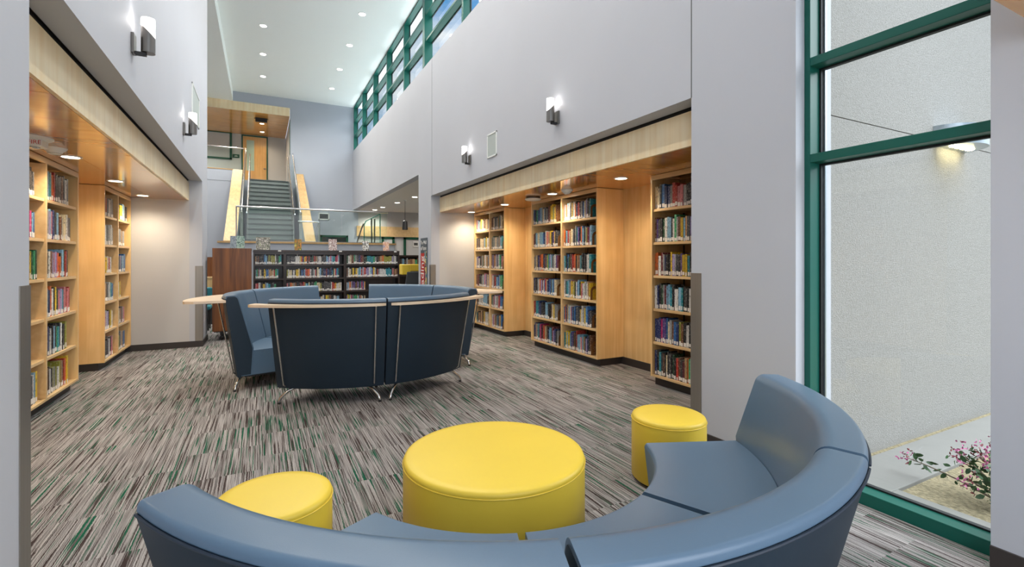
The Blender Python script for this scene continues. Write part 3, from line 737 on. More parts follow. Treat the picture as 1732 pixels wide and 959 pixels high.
# ------------------------------------------------------------------ black mobile bookcases in the middle
YB = 11.05
blk_div = [-.155, .425, 1.62, 2.815]
BZ = [1.345, 1.055, .765, .475, .185]
def black_case(x0, x1, label):
    r = thing('bookcase', ((x0+x1)/2, YB+.3, 0), label, 'bookcase', 'dark brown mobile bookcases')
    bx('side_panel', (x0, x0+.025, YB, YB+.6, .10, 1.60), dark_wood, r); bx('side_panel', (x1-.025, x1, YB, YB+.6, .10, 1.60), dark_wood, r)
    bx('top', (x0-.002, x1+.002, YB-.01, YB+.61, 1.601, 1.642), dark_wood, r, bevel=.003)
    bx('top_rail', (x0+.025, x1-.025, YB+.01, YB+.03, 1.55, 1.60), dark_wood, r)
    bx('back_panel', (x0+.025, x1-.025, YB+.29, YB+.31, .12, 1.60), dark_wood, r)
    for z in BZ: bx('shelf', (x0+.025, x1-.025, YB+.01, YB+.29, z-.035, z), dark_wood, r)
    bx('base', (x0+.02, x1-.02, YB+.03, YB+.57, .09, .13), black_m, r)
    for cx_ in (x0+.08, x1-.08):
        for cy_ in (YB+.09, YB+.5):
            bm = bm_new(); tube(bm, [(cx_-.015, cy_, .045), (cx_+.015, cy_, .045)], .045, 14); obj('caster', bm, black_m, r, smooth=True)
    return r
names3 = ['short left one beside the walnut end panel', 'middle one below the picture book', 'right one beside the yellow booth']
for i in range(3):
    black_case(blk_div[i], blk_div[i+1]-.004, 'dark brown low bookcase in the hall centre, '+names3[i])
    r_ = bpy.data.objects[[o.name for o in COL.objects if o.name.startswith('bookcase') and o.type == 'EMPTY'][-1]]
    bx('shelf_label', (blk_div[i+1]-.13, blk_div[i+1]-.07, YB-.013, YB-.0101, 1.61, 1.635), label_m, r_)
bb = [['akzkkdkkbllkhkhhhhwdket', 'gtezxckkyybbgaaacreet', 'irwkygltkde'],
      ['ddkdddwwwcyrnyokrkkvkrzagwwgkdkllxwmlttrmil', 'hwcckwkyyckbnlrroiwkgwrdcwlkdnnunnkntkcrbtk', 'idoagzkkuurhltckdkeecchkkdddddwrroywwcw', 'wkgwhaacgtkkirybcwkyhzkwgl'],
      ['vwczegdnuzkvtttegkzaohhhhhxgwk', 'zwckykywtlrlirxxwlpywkrgwwwwwttttkizaz', 'wblwooaxkpppkzzpxkkvtmmrbpiy', 'xyyehwmkgdeeeecwtrkcawkkc']]
ends = [[.36, .30, .26], [1.50, 1.50, 1.55, 1.50], [2.78, 2.78, 2.05, 2.05]]
for i in range(3):
    for k, s in enumerate(bb[i]):
        row('B', YB+.03, blk_div[i]+.035, ends[i][k], BZ[k], s, ['left', 'middle', 'right'][i]+' dark bookcase', RW[k], .165, .205, .14)
# gap in the top row of the right dark bookcase is left by an upright divider
# walnut ended bookcase, end towards the viewer
YW = 9.98
r = thing('bookcase', (-.47, YW+.45, 0), 'walnut end panel of a mobile bookcase standing left of the dark bookcases', 'bookcase')
bx('end_panel', (xat(359, YW), xat(425.5, YW), YW, YW+.03, .17, 1.648), walnut, r, bevel=.003)
xw0, xw1 = xat(359, YW), xat(425.5, YW)
bx('body', (xw0+.02, xw1-.17, YW+.03, YW+.95, .15, 1.62), dark_wood, r)
bx('top', (xw0+.01, xw1-.01, YW+.03, YW+.95, 1.62, 1.645), dark_wood, r)
for z in BZ: bx('shelf', (xw1-.17, xw1-.02, YW+.03, YW+.95, z-.03, z), dark_wood, r)
for cx_, cy_ in ((xw0+.14, YW+.12), (xw1-.14, YW+.12), (xw0+.14, YW+.85)):
    bm = bm_new(); tube(bm, [(cx_-.015, cy_, .05), (cx_+.015, cy_, .05)], .05, 14); obj('caster', bm, black_m, r, smooth=True)
    bx('caster_fork', (cx_-.03, cx_+.03, cy_-.03, cy_+.03, .095, .155), black_m, r)
for k in range(3):
    row('Rr', xw1-.03, 10.9, YW+.05, BZ[k], ['gazkwrcbk', 'wgtkrzcda', 'zkwrgcka'][k], 'walnut ended bookcase', RW[k], .165, .2, .12)

# pick the 300 that show largest
def proj(B):
    if B['o'] == 'B': p = Vector(((B['p0']+B['p1'])/2, B['fr'], B['z']))
    else: p = Vector((B['fr'], (B['p0']+B['p1'])/2, B['z']))
    dep = .4607*p.x+.8876*p.y; lat = .8876*p.x-.4607*p.y
    x = 866+815*lat/dep
    return x, dep
for B in BOOKS:
    if B['o'] == 'Rr': B['o'] = 'L'; B['wal'] = True
    x, dep = proj(B); B['x'] = x
    if B['o'] == 'B': vis = 1.0
    else: vis = abs(x-443)/math.hypot(x-443, 815)*1.6
    B['a'] = B['h']*B['th']/dep**2*vis
    lo, hi = {'R': (443, 1172), 'L': (48, 443), 'B': (0, 2000)}[B['o']]
    if not (lo < x < hi): B['a'] = -1
BOOKS = [b for b in BOOKS if b['a'] > 0]
rows_ = {}
for B in BOOKS: rows_.setdefault((B['case'], B['row']), []).append(B)
for v in rows_.values():
    for i, B in enumerate(sorted(v, key=lambda b: b['x'])): B['i'] = i+1
order = sorted(BOOKS, key=lambda b: -b['a'])
IND = order[:300]; REST = order[300:]
for B in IND:
    bms = dict(cover=bm_new(), pages=bm_new(), label=bm_new()); geom(bms, B)
    size = ('thick' if B['th'] > .042 else 'slim' if B['th'] < .024 else '')
    lab = ('%s %s book, %s from left, %s shelf, %s' % (size, PAL[B['c']][0], ORD[B['i']], B['row'], B['case'])).strip()
    nm = PAL[B['c']][0]
    o = obj('book', bms['cover'], BM[B['c']]); tag(o, lab, 'book', 'books in the %s' % B['case'])
    obj('pages', bms['pages'], paper_m, o); obj('spine_label', bms['label'], label_m, o)
keys = list(PAL); bm = bm_new(); B3 = dict(cover=bm, pages=bm, label=bm)
for B in REST:
    fs, fp, fl = geom(B3, B)
    for f in fs: f.material_index = keys.index(B['c'])
    for f in fp: f.material_index = len(keys)
    for f in fl: f.material_index = len(keys)+1
o = obj('small_books', bm, [BM[k] for k in keys]+[paper_m, label_m])
tag(o, 'many smaller books filling the farther shelves and the dark central bookcases', 'books', kind='stuff')

# display books on top of the dark bookcases
def art(name, cols, scale):
    m = bpy.data.materials.new(name); m.use_nodes = True; t = m.node_tree; p = t.nodes['Principled BSDF']
    tcn = t.nodes.new('ShaderNodeTexCoord'); nn = t.nodes.new('ShaderNodeTexNoise'); nn.inputs['Scale'].default_value = scale; nn.inputs['Detail'].default_value = 3
    r = t.nodes.new('ShaderNodeValToRGB'); r.color_ramp.interpolation = 'CONSTANT'
    while len(r.color_ramp.elements) < len(cols): r.color_ramp.elements.new(.5)
    for i, c in enumerate(cols): r.color_ramp.elements[i].position = .3+.4*i/len(cols); r.color_ramp.elements[i].color = rgb(*c)
    t.links.new(tcn.outputs['Object'], nn.inputs['Vector']); t.links.new(nn.outputs['Fac'], r.inputs[0]); t.links.new(r.outputs[0], p.inputs['Base Color']); p.inputs['Roughness'].default_value = .35
    return m
disp = [(433, 457, 401, 'wide dark picture book with a flower collage cover standing on the left dark bookcase', [(40, 36, 36), (150, 150, 130), (90, 84, 80), (210, 200, 190), (110, 130, 70)]),
        (498, 510, 404.5, 'small dark book with yellow and green cover displayed on the middle dark bookcase', [(30, 30, 28), (200, 130, 40), (60, 80, 40), (210, 190, 80)]),
        (556, 570, 404.5, 'brown and white lettered book displayed on the middle dark bookcase', [(150, 110, 104), (220, 210, 205), (130, 90, 86), (228, 220, 214)]),
        (613, 624, 407.5, 'white book with black drawing displayed on the right dark bookcase', [(226, 224, 218), (226, 224, 218), (50, 46, 40), (206, 200, 190)]),
        (648, 658, 409, 'peach coloured book displayed on the right end of the dark bookcases', [(222, 180, 150), (230, 200, 176), (214, 150, 110), (150, 160, 190)])]
for a, b, yt, lab, cols in disp:
    x0, x1 = xat(a, YB+.12), xat(b, YB+.12); z0 = 1.643; z1 = zat((a+b)/2, yt, YB+.12)
    t = thing('display_book', ((x0+x1)/2, YB+.14, z0), lab, 'book')
    bm = bm_new(); prism(bm, [(x0, YB+.10, z0), (x1, YB+.10, z0), (x1, YB+.15, z1), (x0, YB+.15, z1)], (0, .018, 0)); obj('cover', bm, art('cover_art', cols, 30), t)
    bm = bm_new(); xm = (x0+x1)/2; prism(bm, [(xm-.03, YB+.12, z0), (xm+.03, YB+.12, z0), (xm+.03, YB+.19, z0), (xm-.03, YB+.19, z0)], (0, 0, .005)); obj('stand', bm, black_m, t)
# open book on the walnut unit
x0, xm, x1 = xat(389, YW+.3), xat(400, YW+.3), xat(413.5, YW+.3); z0 = 1.647; z1 = zat(400, 399, YW+.3)
t = thing('display_book', (xm, YW+.3, z0), 'half open pale grey and green book standing on the walnut ended bookcase', 'book')
bm = bm_new(); prism(bm, [(x0, YW+.36, z0), (xm, YW+.28, z0), (xm, YW+.28, z1), (x0, YW+.36, z1)], (.004, .012, 0)); obj('front_cover', bm, art('pale_grey_cover', [(160, 172, 180), (190, 200, 204), (140, 150, 160)], 14), t)
bm = bm_new(); prism(bm, [(xm, YW+.28, z0), (x1, YW+.36, z0), (x1, YW+.36, z1), (xm, YW+.28, z1)], (-.004, .012, 0)); obj('back_cover', bm, art('pale_green_cover', [(120, 150, 140), (176, 196, 184), (90, 120, 112)], 22), t)

# ------------------------------------------------------------------ half wall, stairs, upper landing
YH = 14.2
struct('wall_half', [(-.97, 3.48, YH, YH+.14, 0, 1.87)], wallb_m)
struct('trim_half_wall_cap', [(-1.0, 3.51, YH-.03, YH+.17, 1.87, 1.915)], maple_cap)
struct('floor_lower_landing', [(-.62, 3.40, YH+.14, 15.4, 1.72, 1.85)], tread_m)
# glass guard on the half wall
t = thing('glass_guard', (1.3, YH+.07, 1.915), 'long clear glass guard with steel top rail along the half wall', 'railing')
bm = bm_new()
gx = [-.56, .72, 2.0, 3.27]
for a, b in zip(gx, gx[1:]): bx('pane', (a+.006, b-.006, YH+.064, YH+.076, 1.93, 2.79), rail_glass, t)
bm = bm_new(); tube(bm, [(-.60, YH+.07, 2.815), (3.29, YH+.07, 2.815)], .024, 12); obj('top_rail', bm, chrome, t, smooth=True)
bx('shoe', (-.60, 3.29, YH+.055, YH+.085, 1.916, 1.935), steel, t)
bx('end_post', (-.60, -.57, YH+.055, YH+.085, 1.93, 2.80), steel, t)
# stairs
SX0, SX1, SY0, SZ0, SZ1 = -.40, .86, 15.3, 1.85, 4.20
nst = 14; rz = (SZ1-SZ0)/nst; ry = (YE-.01-SY0)/nst
t = thing('staircase', (.23, SY0, SZ0), 'grey carpeted staircase rising to the upper landing in the hall centre', 'staircase')
tr = bm_new(); nz = bm_new()
for k in range(nst):
    y = SY0+k*ry; z = SZ0+(k+1)*rz
    box(tr, SX0, SX1, y, y+ry, z-rz-.02 if k else SZ0, z)
    box(nz, SX0+.002, SX1-.002, y-.022, y+.0, z-.045, z+.001)
obj('treads', tr, tread_m, t); obj('nosings', nz, nosing_m, t, bevel=.008)
def slope(x, y): return SZ0+(y-SY0)/(YE-SY0)*(SZ1-SZ0)
for (xa, xb, nm, zo) in ((-.87, -.60, 'left', .42), (1.07, 1.32, 'right', .46)):
    s = thing('stair_wall', ((xa+xb)/2, 14.5, 0), 'sloping maple capped stair wall on the %s side of the stairs' % nm, 'stair wall')
    bm = bm_new(); y0, y1 = 14.42, YE-.001; za = 1.93 if nm == 'left' else 1.93; zb = 4.53
    prism(bm, [(xa, y0, 0), (xa, y1, 0), (xa, y1, zb-.03), (xa, y0, za-.03)], (xb-xa, 0, 0)); obj('body', bm, wallb_m, s)
    bm = bm_new(); prism(bm, [(xa-.012, y0, za-.03), (xa-.012, y1, zb-.03), (xa-.012, y1, zb), (xa-.012, y0, za)], (xb-xa+.024, 0, 0)); obj('cap', bm, maple_cap, s)
for (x, nm, xi, sg) in ((-.50, 'left', -.36, 1), (.98, 'right', .82, -1)):
    g = thing('stair_railing', (x, 16.5, SZ0), 'glass stair railing with steel handrails on the %s side' % nm, 'railing', 'stair railings')
    bm = bm_new(); ya, yb = SY0-.25, YE+.05
    zt = 1.02
    prism(bm, [(x, ya, slope(x, SY0)+.05), (x, yb, slope(x, yb)+.05), (x, yb, slope(x, yb)+zt), (x, ya, slope(x, ya)+zt)], (.012, 0, 0)); obj('pane', bm, rail_glass, g)
    bm = bm_new(); tube(bm, [(x+.006, ya, slope(x, ya)+zt+.02), (x+.006, yb, slope(x, yb)+zt+.02)], .024, 10); obj('top_rail', bm, chrome, g, smooth=True)
    bm = bm_new(); tube(bm, [(xi, SY0-.55, SZ0+.86), (xi, SY0-.2, SZ0+.88), (xi, YE-.2, SZ1+.86), (xi, YE+.2, SZ1+.90)], .019, 10); obj('handrail', bm, chrome, g, smooth=True)
    for k in range(6):
        y = SY0+.05+k*(YE-SY0-.15)/5; z = slope(x, y)
        bm = bm_new(); box(bm, xi-.008, xi+.008, y-.02, y+.02, z+.0, z+.90); obj('post', bm, steel, g)
    bx('shoe', (x-.03, x+.042, SY0-.22, SY0-.2, SZ0, SZ0+.95), steel, g)
# short rail end by the bottom of the stairs
g = thing('handrail_return', (1.1, 14.9, 1.85), 'short steel handrail loop at the foot of the stairs on the right', 'railing')
bm = bm_new(); zr = zat(520, 375, 14.8); xa, xb = xat(504, 14.8), xat(539.5, 14.8)
tube(bm, [(xa, 14.8, zr), (xb-.03, 14.8, zr), (xb, 14.8, zr-.02)], .024, 10); tube(bm, [(xb-.02, 14.8, zr-.02), (xat(533, 14.8), 14.8, 2.30), (xat(532, 14.8), 14.8, 2.05)], .018, 10)
obj('rail', bm, chrome, g, smooth=True)
bx('post', (xb-.03, xb+.03, 14.78, 14.82, 1.85, zr-.02), steel, g)
# glass of the descending flight at the right end
g = thing('glass_guard', (3.0, 15.3, 1.85), 'glass panel with slanted top and dark edge at the right end of the landing', 'railing')
Yg = 15.3
P = [(643, 362), (643.3, 413), (616, 413), (616, 380), (619, 374)]
bm = bm_new(); prism(bm, [(xat(a, Yg), Yg, max(1.86, zat(a, b, Yg))) for a, b in P], (0, .012, 0)); obj('pane', bm, rail_glass, g)
Q = [(643.3, 412), (643, 362), (619, 374), (616, 380), (616, 412)]
Q = [Vector((xat(a, Yg), Yg+.006, max(1.86, zat(a, b, Yg)))) for a, b in Q]
for a, b in zip(Q, Q[1:]): bm = bm_new(); tube(bm, [a, b], .014, 8); obj('edge', bm, glass_edge, g)
bm = bm_new(); tube(bm, [(xat(613, Yg), Yg-.2, zat(613, 379, Yg)), (xat(608, Yg), Yg-.2, zat(608, 392, Yg)), (xat(601, Yg), Yg-.2, 1.9)], .022, 8); obj('handrail', bm, steel, g, smooth=True)
for a in (629, 634): bx('post', (xat(a, Yg)-.02, xat(a, Yg)+.02, Yg+.03, Yg+.06, 1.85, zat(a, 370, Yg)), steel, g)
# upper landing
struct('floor_upper_landing', [(-6.2, .90, YE+.2, 22.8, 4.0, SZ1)], tread_m)
struct('trim_landing_curb', [(-6.2, -.86, YE-.01, YE+.21, 4.12, 4.50)], wallb_m)
struct('trim_landing_cap', [(-6.2, -.86, YE-.02, YE+.22, 4.50, 4.53)], maple_cap)
struct('ceiling_landing', [(-6.2, .884, YE+.03, 22.8, 6.57, 6.60)], maple_ceil)
struct('trim_landing_fascia', [(-6.2, .884, YE-.03, YE+.03, 6.57, 6.86)], maple_beam)
YL = 22.6
struct('wall_landing_back', [(-6.2, 1.1, YL, YL+.15, 4.2, 6.6)], wallw_m)
struct('wall_landing_side', [(.90, 1.0, YE+.2, YL, 4.2, 6.6)], wallw_m)
# door
dx0, dx1 = xat(408.5, YL), xat(453, YL); dz = 6.5
d = bpy.data.objects.new('door_1', None); COL.objects.link(d); d.location = ((dx0+dx1)/2, YL, 4.2); d['_o'] = tuple(d.location); d['kind'] = 'structure'
bm = bm_new(); box(bm, dx0, dx0+.05, YL-.04, YL, 4.2, dz+.05); box(bm, dx1-.05, dx1, YL-.04, YL, 4.2, dz+.05); box(bm, dx0, dx1, YL-.04, YL, dz, dz+.05); obj('door_frame', bm, green_dk, d)
v0, v1 = xat(417, YL), xat(430, YL)
bx('door_leaf', [(dx0+.05, v0, YL-.03, YL-.005, 4.21, dz), (v1, dx1-.05, YL-.03, YL-.005, 4.21, dz), (v0, v1, YL-.03, YL-.005, 4.21, 5.1), (v0, v1, YL-.03, YL-.005, 6.35, dz)], door_m, d)
bx('pane', (v0, v1, YL-.022, YL-.012, 5.1, 6.35), mat('frosted_pane', rgb(176, 196, 176), .2), d)
bx('door_handle', (dx1-.16, dx1-.07, YL-.06, YL-.03, 5.2, 5.23), steel, d)
# landing window
w = bpy.data.objects.new('window_30', None); COL.objects.link(w); w0, w1 = -3.6, xat(392.5, YL); wz0, wz1 = zat(392, 270, YL), zat(392, 223, YL)
w.location = (w1-.8, YL, wz0); w['_o'] = tuple(w.location); w['kind'] = 'structure'
bm = bm_new()
for q in ((w0, w1, wz0, wz0+.06), (w0, w1, wz1-.08, wz1), (w1-.08, w1, wz0, wz1)): box(bm, q[0], q[1], YL-.05, YL, q[2], q[3])
obj('window_frame', bm, green_dk, w)
bx('pane', (w0, w1-.08, YL-.02, YL-.01, wz0+.06, wz1-.08), mat('inner_room_glass', rgb(196, 192, 188), .15, spec=.8), w)
t = thing('room_sign', (xat(377, YL), YL, 5.1), 'small green room sign beside the upper landing door', 'sign')
a, b = xat(393, YL)+.0, xat(405, YL); za, zb = zat(400, 267, YL), zat(400, 261, YL)
bx('plate', (a+.01, b, YL-.02, YL, za, zb), green_dk, t, bevel=.003)
bm = bm_new(); box(bm, a+.07, b-.06, YL-.023, YL-.02, (za+zb)/2-.02, (za+zb)/2-.005); box(bm, a+.09, b-.08, YL-.023, YL-.02, (za+zb)/2+.01, (za+zb)/2+.02); obj('lettering', bm, label_m, t)
# landing guard rail on the left
g = thing('glass_guard', (-2.5, YE+.1, 4.53), 'glass guard with steel rail on the upper landing left of the stairs', 'railing')
zr = zat(380, 248.5, YE+.1)
bx('pane', (-5.5, -.62, YE+.09, YE+.10, 4.532, zr-.02), rail_glass, g)
bm = bm_new(); tube(bm, [(-5.6, YE+.095, zr), (-.56, YE+.095, zr)], .024, 10); obj('top_rail', bm, chrome, g, smooth=True)
# lights and speaker box in the landing ceiling
for i, (px, py) in enumerate(((443, 209), (443.5, 223))):
    dxx = (px-866)/815; dep = (6.57-H)*815/(438.5-py); Y = dep*(.8876-dxx*.4607); X = dep*(.4607+dxx*.8876)
    downlight(X, Y, 6.57, .07, 40, WARM, '%s downlight in the wooden landing ceiling before the door' % ['nearer', 'farther'][i], 'landing downlights', True)
spot('landing_fill', (-2.5, 21, 6.5), 200, NEUT)  # both unseen spots are added fill to brighten the landing
spot('landing_fill', (-.9, 20.4, 6.5), 90, NEUT)
px, py = 442, 200; dep = (6.57-H)*815/(438.5-py); dxx = (px-866)/815; Y = dep*(.8876-dxx*.4607); X = dep*(.4607+dxx*.8876)
t = thing('ceiling_fixture', (X, Y, 6.4), 'black box fixture hanging from the landing ceiling above the stairs', 'ceiling fixture')
bx('housing', (X-.19, X+.19, Y-.05, Y+.05, 6.43, 6.57), black_m, t, bevel=.006)
bx('side_strip', (X-.23, X+.23, Y+.05, Y+.07, 6.53, 6.57), maple_cap, t)
struct('trim_green_mullion', [(.884, .90, YE-.005, YE+.10, 5.20, 6.45)], green_dk)
# door in the end wall below, green frame, dark glass
d = bpy.data.objects.new('door_2', None); COL.objects.link(d); a, b = xat(541, YE), xat(588.5, YE); zt = zat(565, 398, YE)
d.location = ((a+b)/2, YE, 0); d['_o'] = tuple(d.location); d['kind'] = 'structure'
bm = bm_new(); box(bm, a, a+.07, YE-.04, YE, 0, zt); box(bm, b-.07, b, YE-.04, YE, 0, zt); box(bm, a, b, YE-.04, YE, zt-.07, zt); obj('door_frame', bm, green_dk, d)
bx('pane', (a+.07, b-.07, YE-.025, YE-.01, 0.0, zt-.07), mat('dark_glass', rgb(50, 54, 54), .08, spec=.8), d)

# ------------------------------------------------------------------ right wing background
struct('trim_wing_band', [(3.20, 9.2, YE-.06, YE, 2.33, 2.72)], maple_h)
def wing_door(n, pa, pb, ptop):
    d = bpy.data.objects.new('door_%d' % n, None); COL.objects.link(d); a, b = xat(pa, YE), xat(pb, YE); zt = 2.33
    d.location = ((a+b)/2, YE, 0); d['_o'] = tuple(d.location); d['kind'] = 'structure'
    bm = bm_new(); box(bm, a, a+.09, YE-.05, YE, 0, zt); box(bm, b-.09, b, YE-.05, YE, 0, zt); box(bm, a, b, YE-.05, YE, zt-.09, zt); obj('door_frame', bm, green_dk, d)
    bx('door_leaf', (a+.09, b-.09, YE-.03, YE-.005, 0, zt-.09), wallw_m, d)
wing_door(3, 645, 667, 402); wing_door(4, 682.5, 722, 402)
t = thing('room_sign', (xat(693, YE-.1), YE-.06, 2.0), 'small white sign with dark lettering on the door beyond the right opening', 'sign')
a, b = xat(698.5, YE), xat(707.5, YE); za, zb = zat(703, 416, YE), zat(703, 410, YE)
bx('plate', (a, b, YE-.045, YE-.035, za-.04, zb+.04), label_m, t)
bm = bm_new(); w_ = (b-a-.06)/4
for k in range(4): box(bm, a+.03+k*w_, a+.03+(k+.8)*w_, YE-.048, YE-.045, za+.02, zb-.02)
obj('lettering', bm, black_m, t)
# pendant lamp
Yp = 15.0; xp = xat(685, Yp); zt_ = zat(685, 388.5, Yp)
t = thing('pendant_lamp', (xp, Yp, zt_), 'black tapered pendant lamp hanging in the right wing', 'lamp')
bm = bm_new(); lathe(bm, [(.085, zt_), (.09, zt_), (.07, zt_+.26), (.03, zt_+.29), (0, zt_+.29), ], xp, Yp, 20); obj('shade', bm, black_m, t, smooth=True)
bm = bm_new(); tube(bm, [(xp, Yp, zt_+.28), (xp, Yp, 3.31)], .006, 6); obj('cord', bm, black_m, t)
bm = bm_new(); lathe(bm, [(0, 3.29), (.05, 3.29), (.05, 3.31), (0, 3.31)], xp, Yp, 16); obj('canopy', bm, white_m, t)
# low bookcase at the back of the wing
Yw = 17.6; a, b = xat(675, Yw), xat(716, Yw)
r = thing('bookcase', ((a+b)/2, Yw, 0), 'low dark bookcase behind the yellow booth in the right wing', 'bookcase')
bx('top', (a, b, Yw, Yw+.35, 1.54, 1.60), dark_wood, r); bx('back_panel', (a, b, Yw+.3, Yw+.33, 0, 1.54), dark_wood, r)
for z in (1.22, .86, .5): bx('shelf', (a, b, Yw, Yw+.3, z-.04, z), dark_wood, r)
bx('side_panel', (a, a+.03, Yw, Yw+.3, 0, 1.54), dark_wood, r); bx('side_panel', (b-.03, b, Yw, Yw+.3, 0, 1.54), dark_wood, r)
rr = random.Random(3); x = a+.06; cs = 'klkgazaezekcdknvgb'; i = 0
while x < b-.1 and i < len(cs):
    w_ = rr.uniform(.05, .10); h_ = rr.uniform(.2, .28); bms = dict(cover=bm_new(), pages=bm_new(), label=bm_new())
    bm = bm_new(); box(bm, x, x+w_, Yw+.03, Yw+.2, 1.221, 1.221+h_)
    tag(obj('book', bm, BM[cs[i]]), '%s %s book, %s from left on the low bookcase behind the yellow booth' % ('thick', PAL[cs[i]][0], ORD[i+1]), 'book', 'books of the right wing'); x += w_+.004; i += 1
# yellow booth seat with grey back and a grey chair
Yb = 13.6; a, b = xat(674, Yb), xat(712, Yb)
t = thing('booth_sofa', ((a+b)/2, Yb, 0), 'high booth sofa with bright yellow top and grey body in the right wing', 'sofa')
zt_ = zat(690, 447, Yb); zm = zat(690, 459, Yb)
bx('yellow_back', (a, b+.3, Yb, Yb+.12, zm, zt_), yellow_m, t, bevel=.02)
bx('yellow_side', (a, a+.24, Yb-.4, Yb, zat(680, 464, Yb), zt_-.0), yellow_m, t, bevel=.02)
bx('grey_panel', (a+.26, b+.3, Yb-.02, Yb+.10, .0, zm-.002), grey_m, t, bevel=.01)
Yc = 12.8; xc = xat(693, Yc)
t = thing('chair', (xc, Yc, 0), 'dark grey chair in front of the yellow booth beyond the dark bookcase', 'chair')
bm = bm_new(); prism(bm, [(xc-.22, Yc-.2, .45), (xc+.22, Yc-.2, .45), (xc+.20, Yc-.28, 1.12), (xc-.14, Yc-.28, 1.12)], (0, .05, 0)); obj('backrest', bm, grey_m, t, bevel=.02)
bx('seat', (xc-.24, xc+.24, Yc-.2, Yc+.25, .42, .48), grey_m, t, bevel=.02)
for sx_ in (-.2, .2):
    for sy_ in (-.17, .2):
        bm = bm_new(); tube(bm, [(xc+sx_, Yc+sy_, .42), (xc+sx_*1.1, Yc+sy_*1.1, 0)], .012, 8); obj('leg', bm, black_m, t)
# banner on the pier
yb0, yb1 = 9.70, 10.14; zb = 1.90
t = thing('banner', (XR-.01, (yb0+yb1)/2, .25), 'tall narrow red and grey banner with white vertical lettering on the right pier', 'banner')
pc = mat('banner_grey', rgb(82, 90, 96), .5); pr_ = mat('banner_red', rgb(190, 44, 30), .5)
bx('panel', (XR-.02, XR-.001, yb0, yb1, .30, zb), pc, t); bx('red_strip', (XR-.023, XR-.02, yb0+.16, yb1-.02, .30, 1.58), pr_, t)
bx('photo_strip', (XR-.023, XR-.02, yb0+.01, yb0+.15, .30, 1.62), art('photo_strip', [(40, 70, 110), (60, 130, 150), (220, 190, 120), (40, 36, 40), (160, 90, 140)], 6), t)
text('lettering', 'The Wall', .11, (XR-.0235, (yb0+yb1)/2, 1.80), (PI/2, 0, -PI/2), label_m, t)
text('lettering', 'of Fame', .12, (XR-.0235, (yb0+yb1)/2, 1.68), (PI/2, 0, -PI/2), label_m, t)
text('lettering', 'reading', .30, (XR-.0245, yb0+.29, 1.08), (0, -PI/2, 0), label_m, t)
# reception desk and teal chairs glimpsed behind the left wall end
Yd = 12.6; a, b = -2.4, xat(361, Yd)
t = thing('desk', ((a+b)/2, Yd, 0), 'walnut and maple reception desk glimpsed behind the left wall end', 'desk')
bx('screen', (a, b, Yd+.5, Yd+.54, .9, 1.50), walnut, t); bx('desk_front', (a, b, Yd, Yd+.03, .40, 1.02), maple, t); bx('desk_top', (a, b, Yd-.02, Yd+.5, 1.02, 1.05), maple_h, t)
bx('desk_base', (a, b, Yd+.05, Yd+.5, 0, .4), base_m, t)
t = thing('chair', (-1.15, 11.7, 0), 'teal chair glimpsed between the left wall end and the walnut panel', 'chair')
bx('seat', (-1.4, -.93, 11.5, 11.95, .42, .50), teal_m, t, bevel=.03); bx('backrest', (-1.4, -.93, 11.93, 11.99, .5, .86), teal_m, t, bevel=.03)
for sx_ in (-1.36, -.97):
    for sy_ in (11.54, 11.92):
        bm = bm_new(); tube(bm, [(sx_, sy_, .43), (sx_, sy_, 0)], .013, 8); obj('leg', bm, black_m, t)

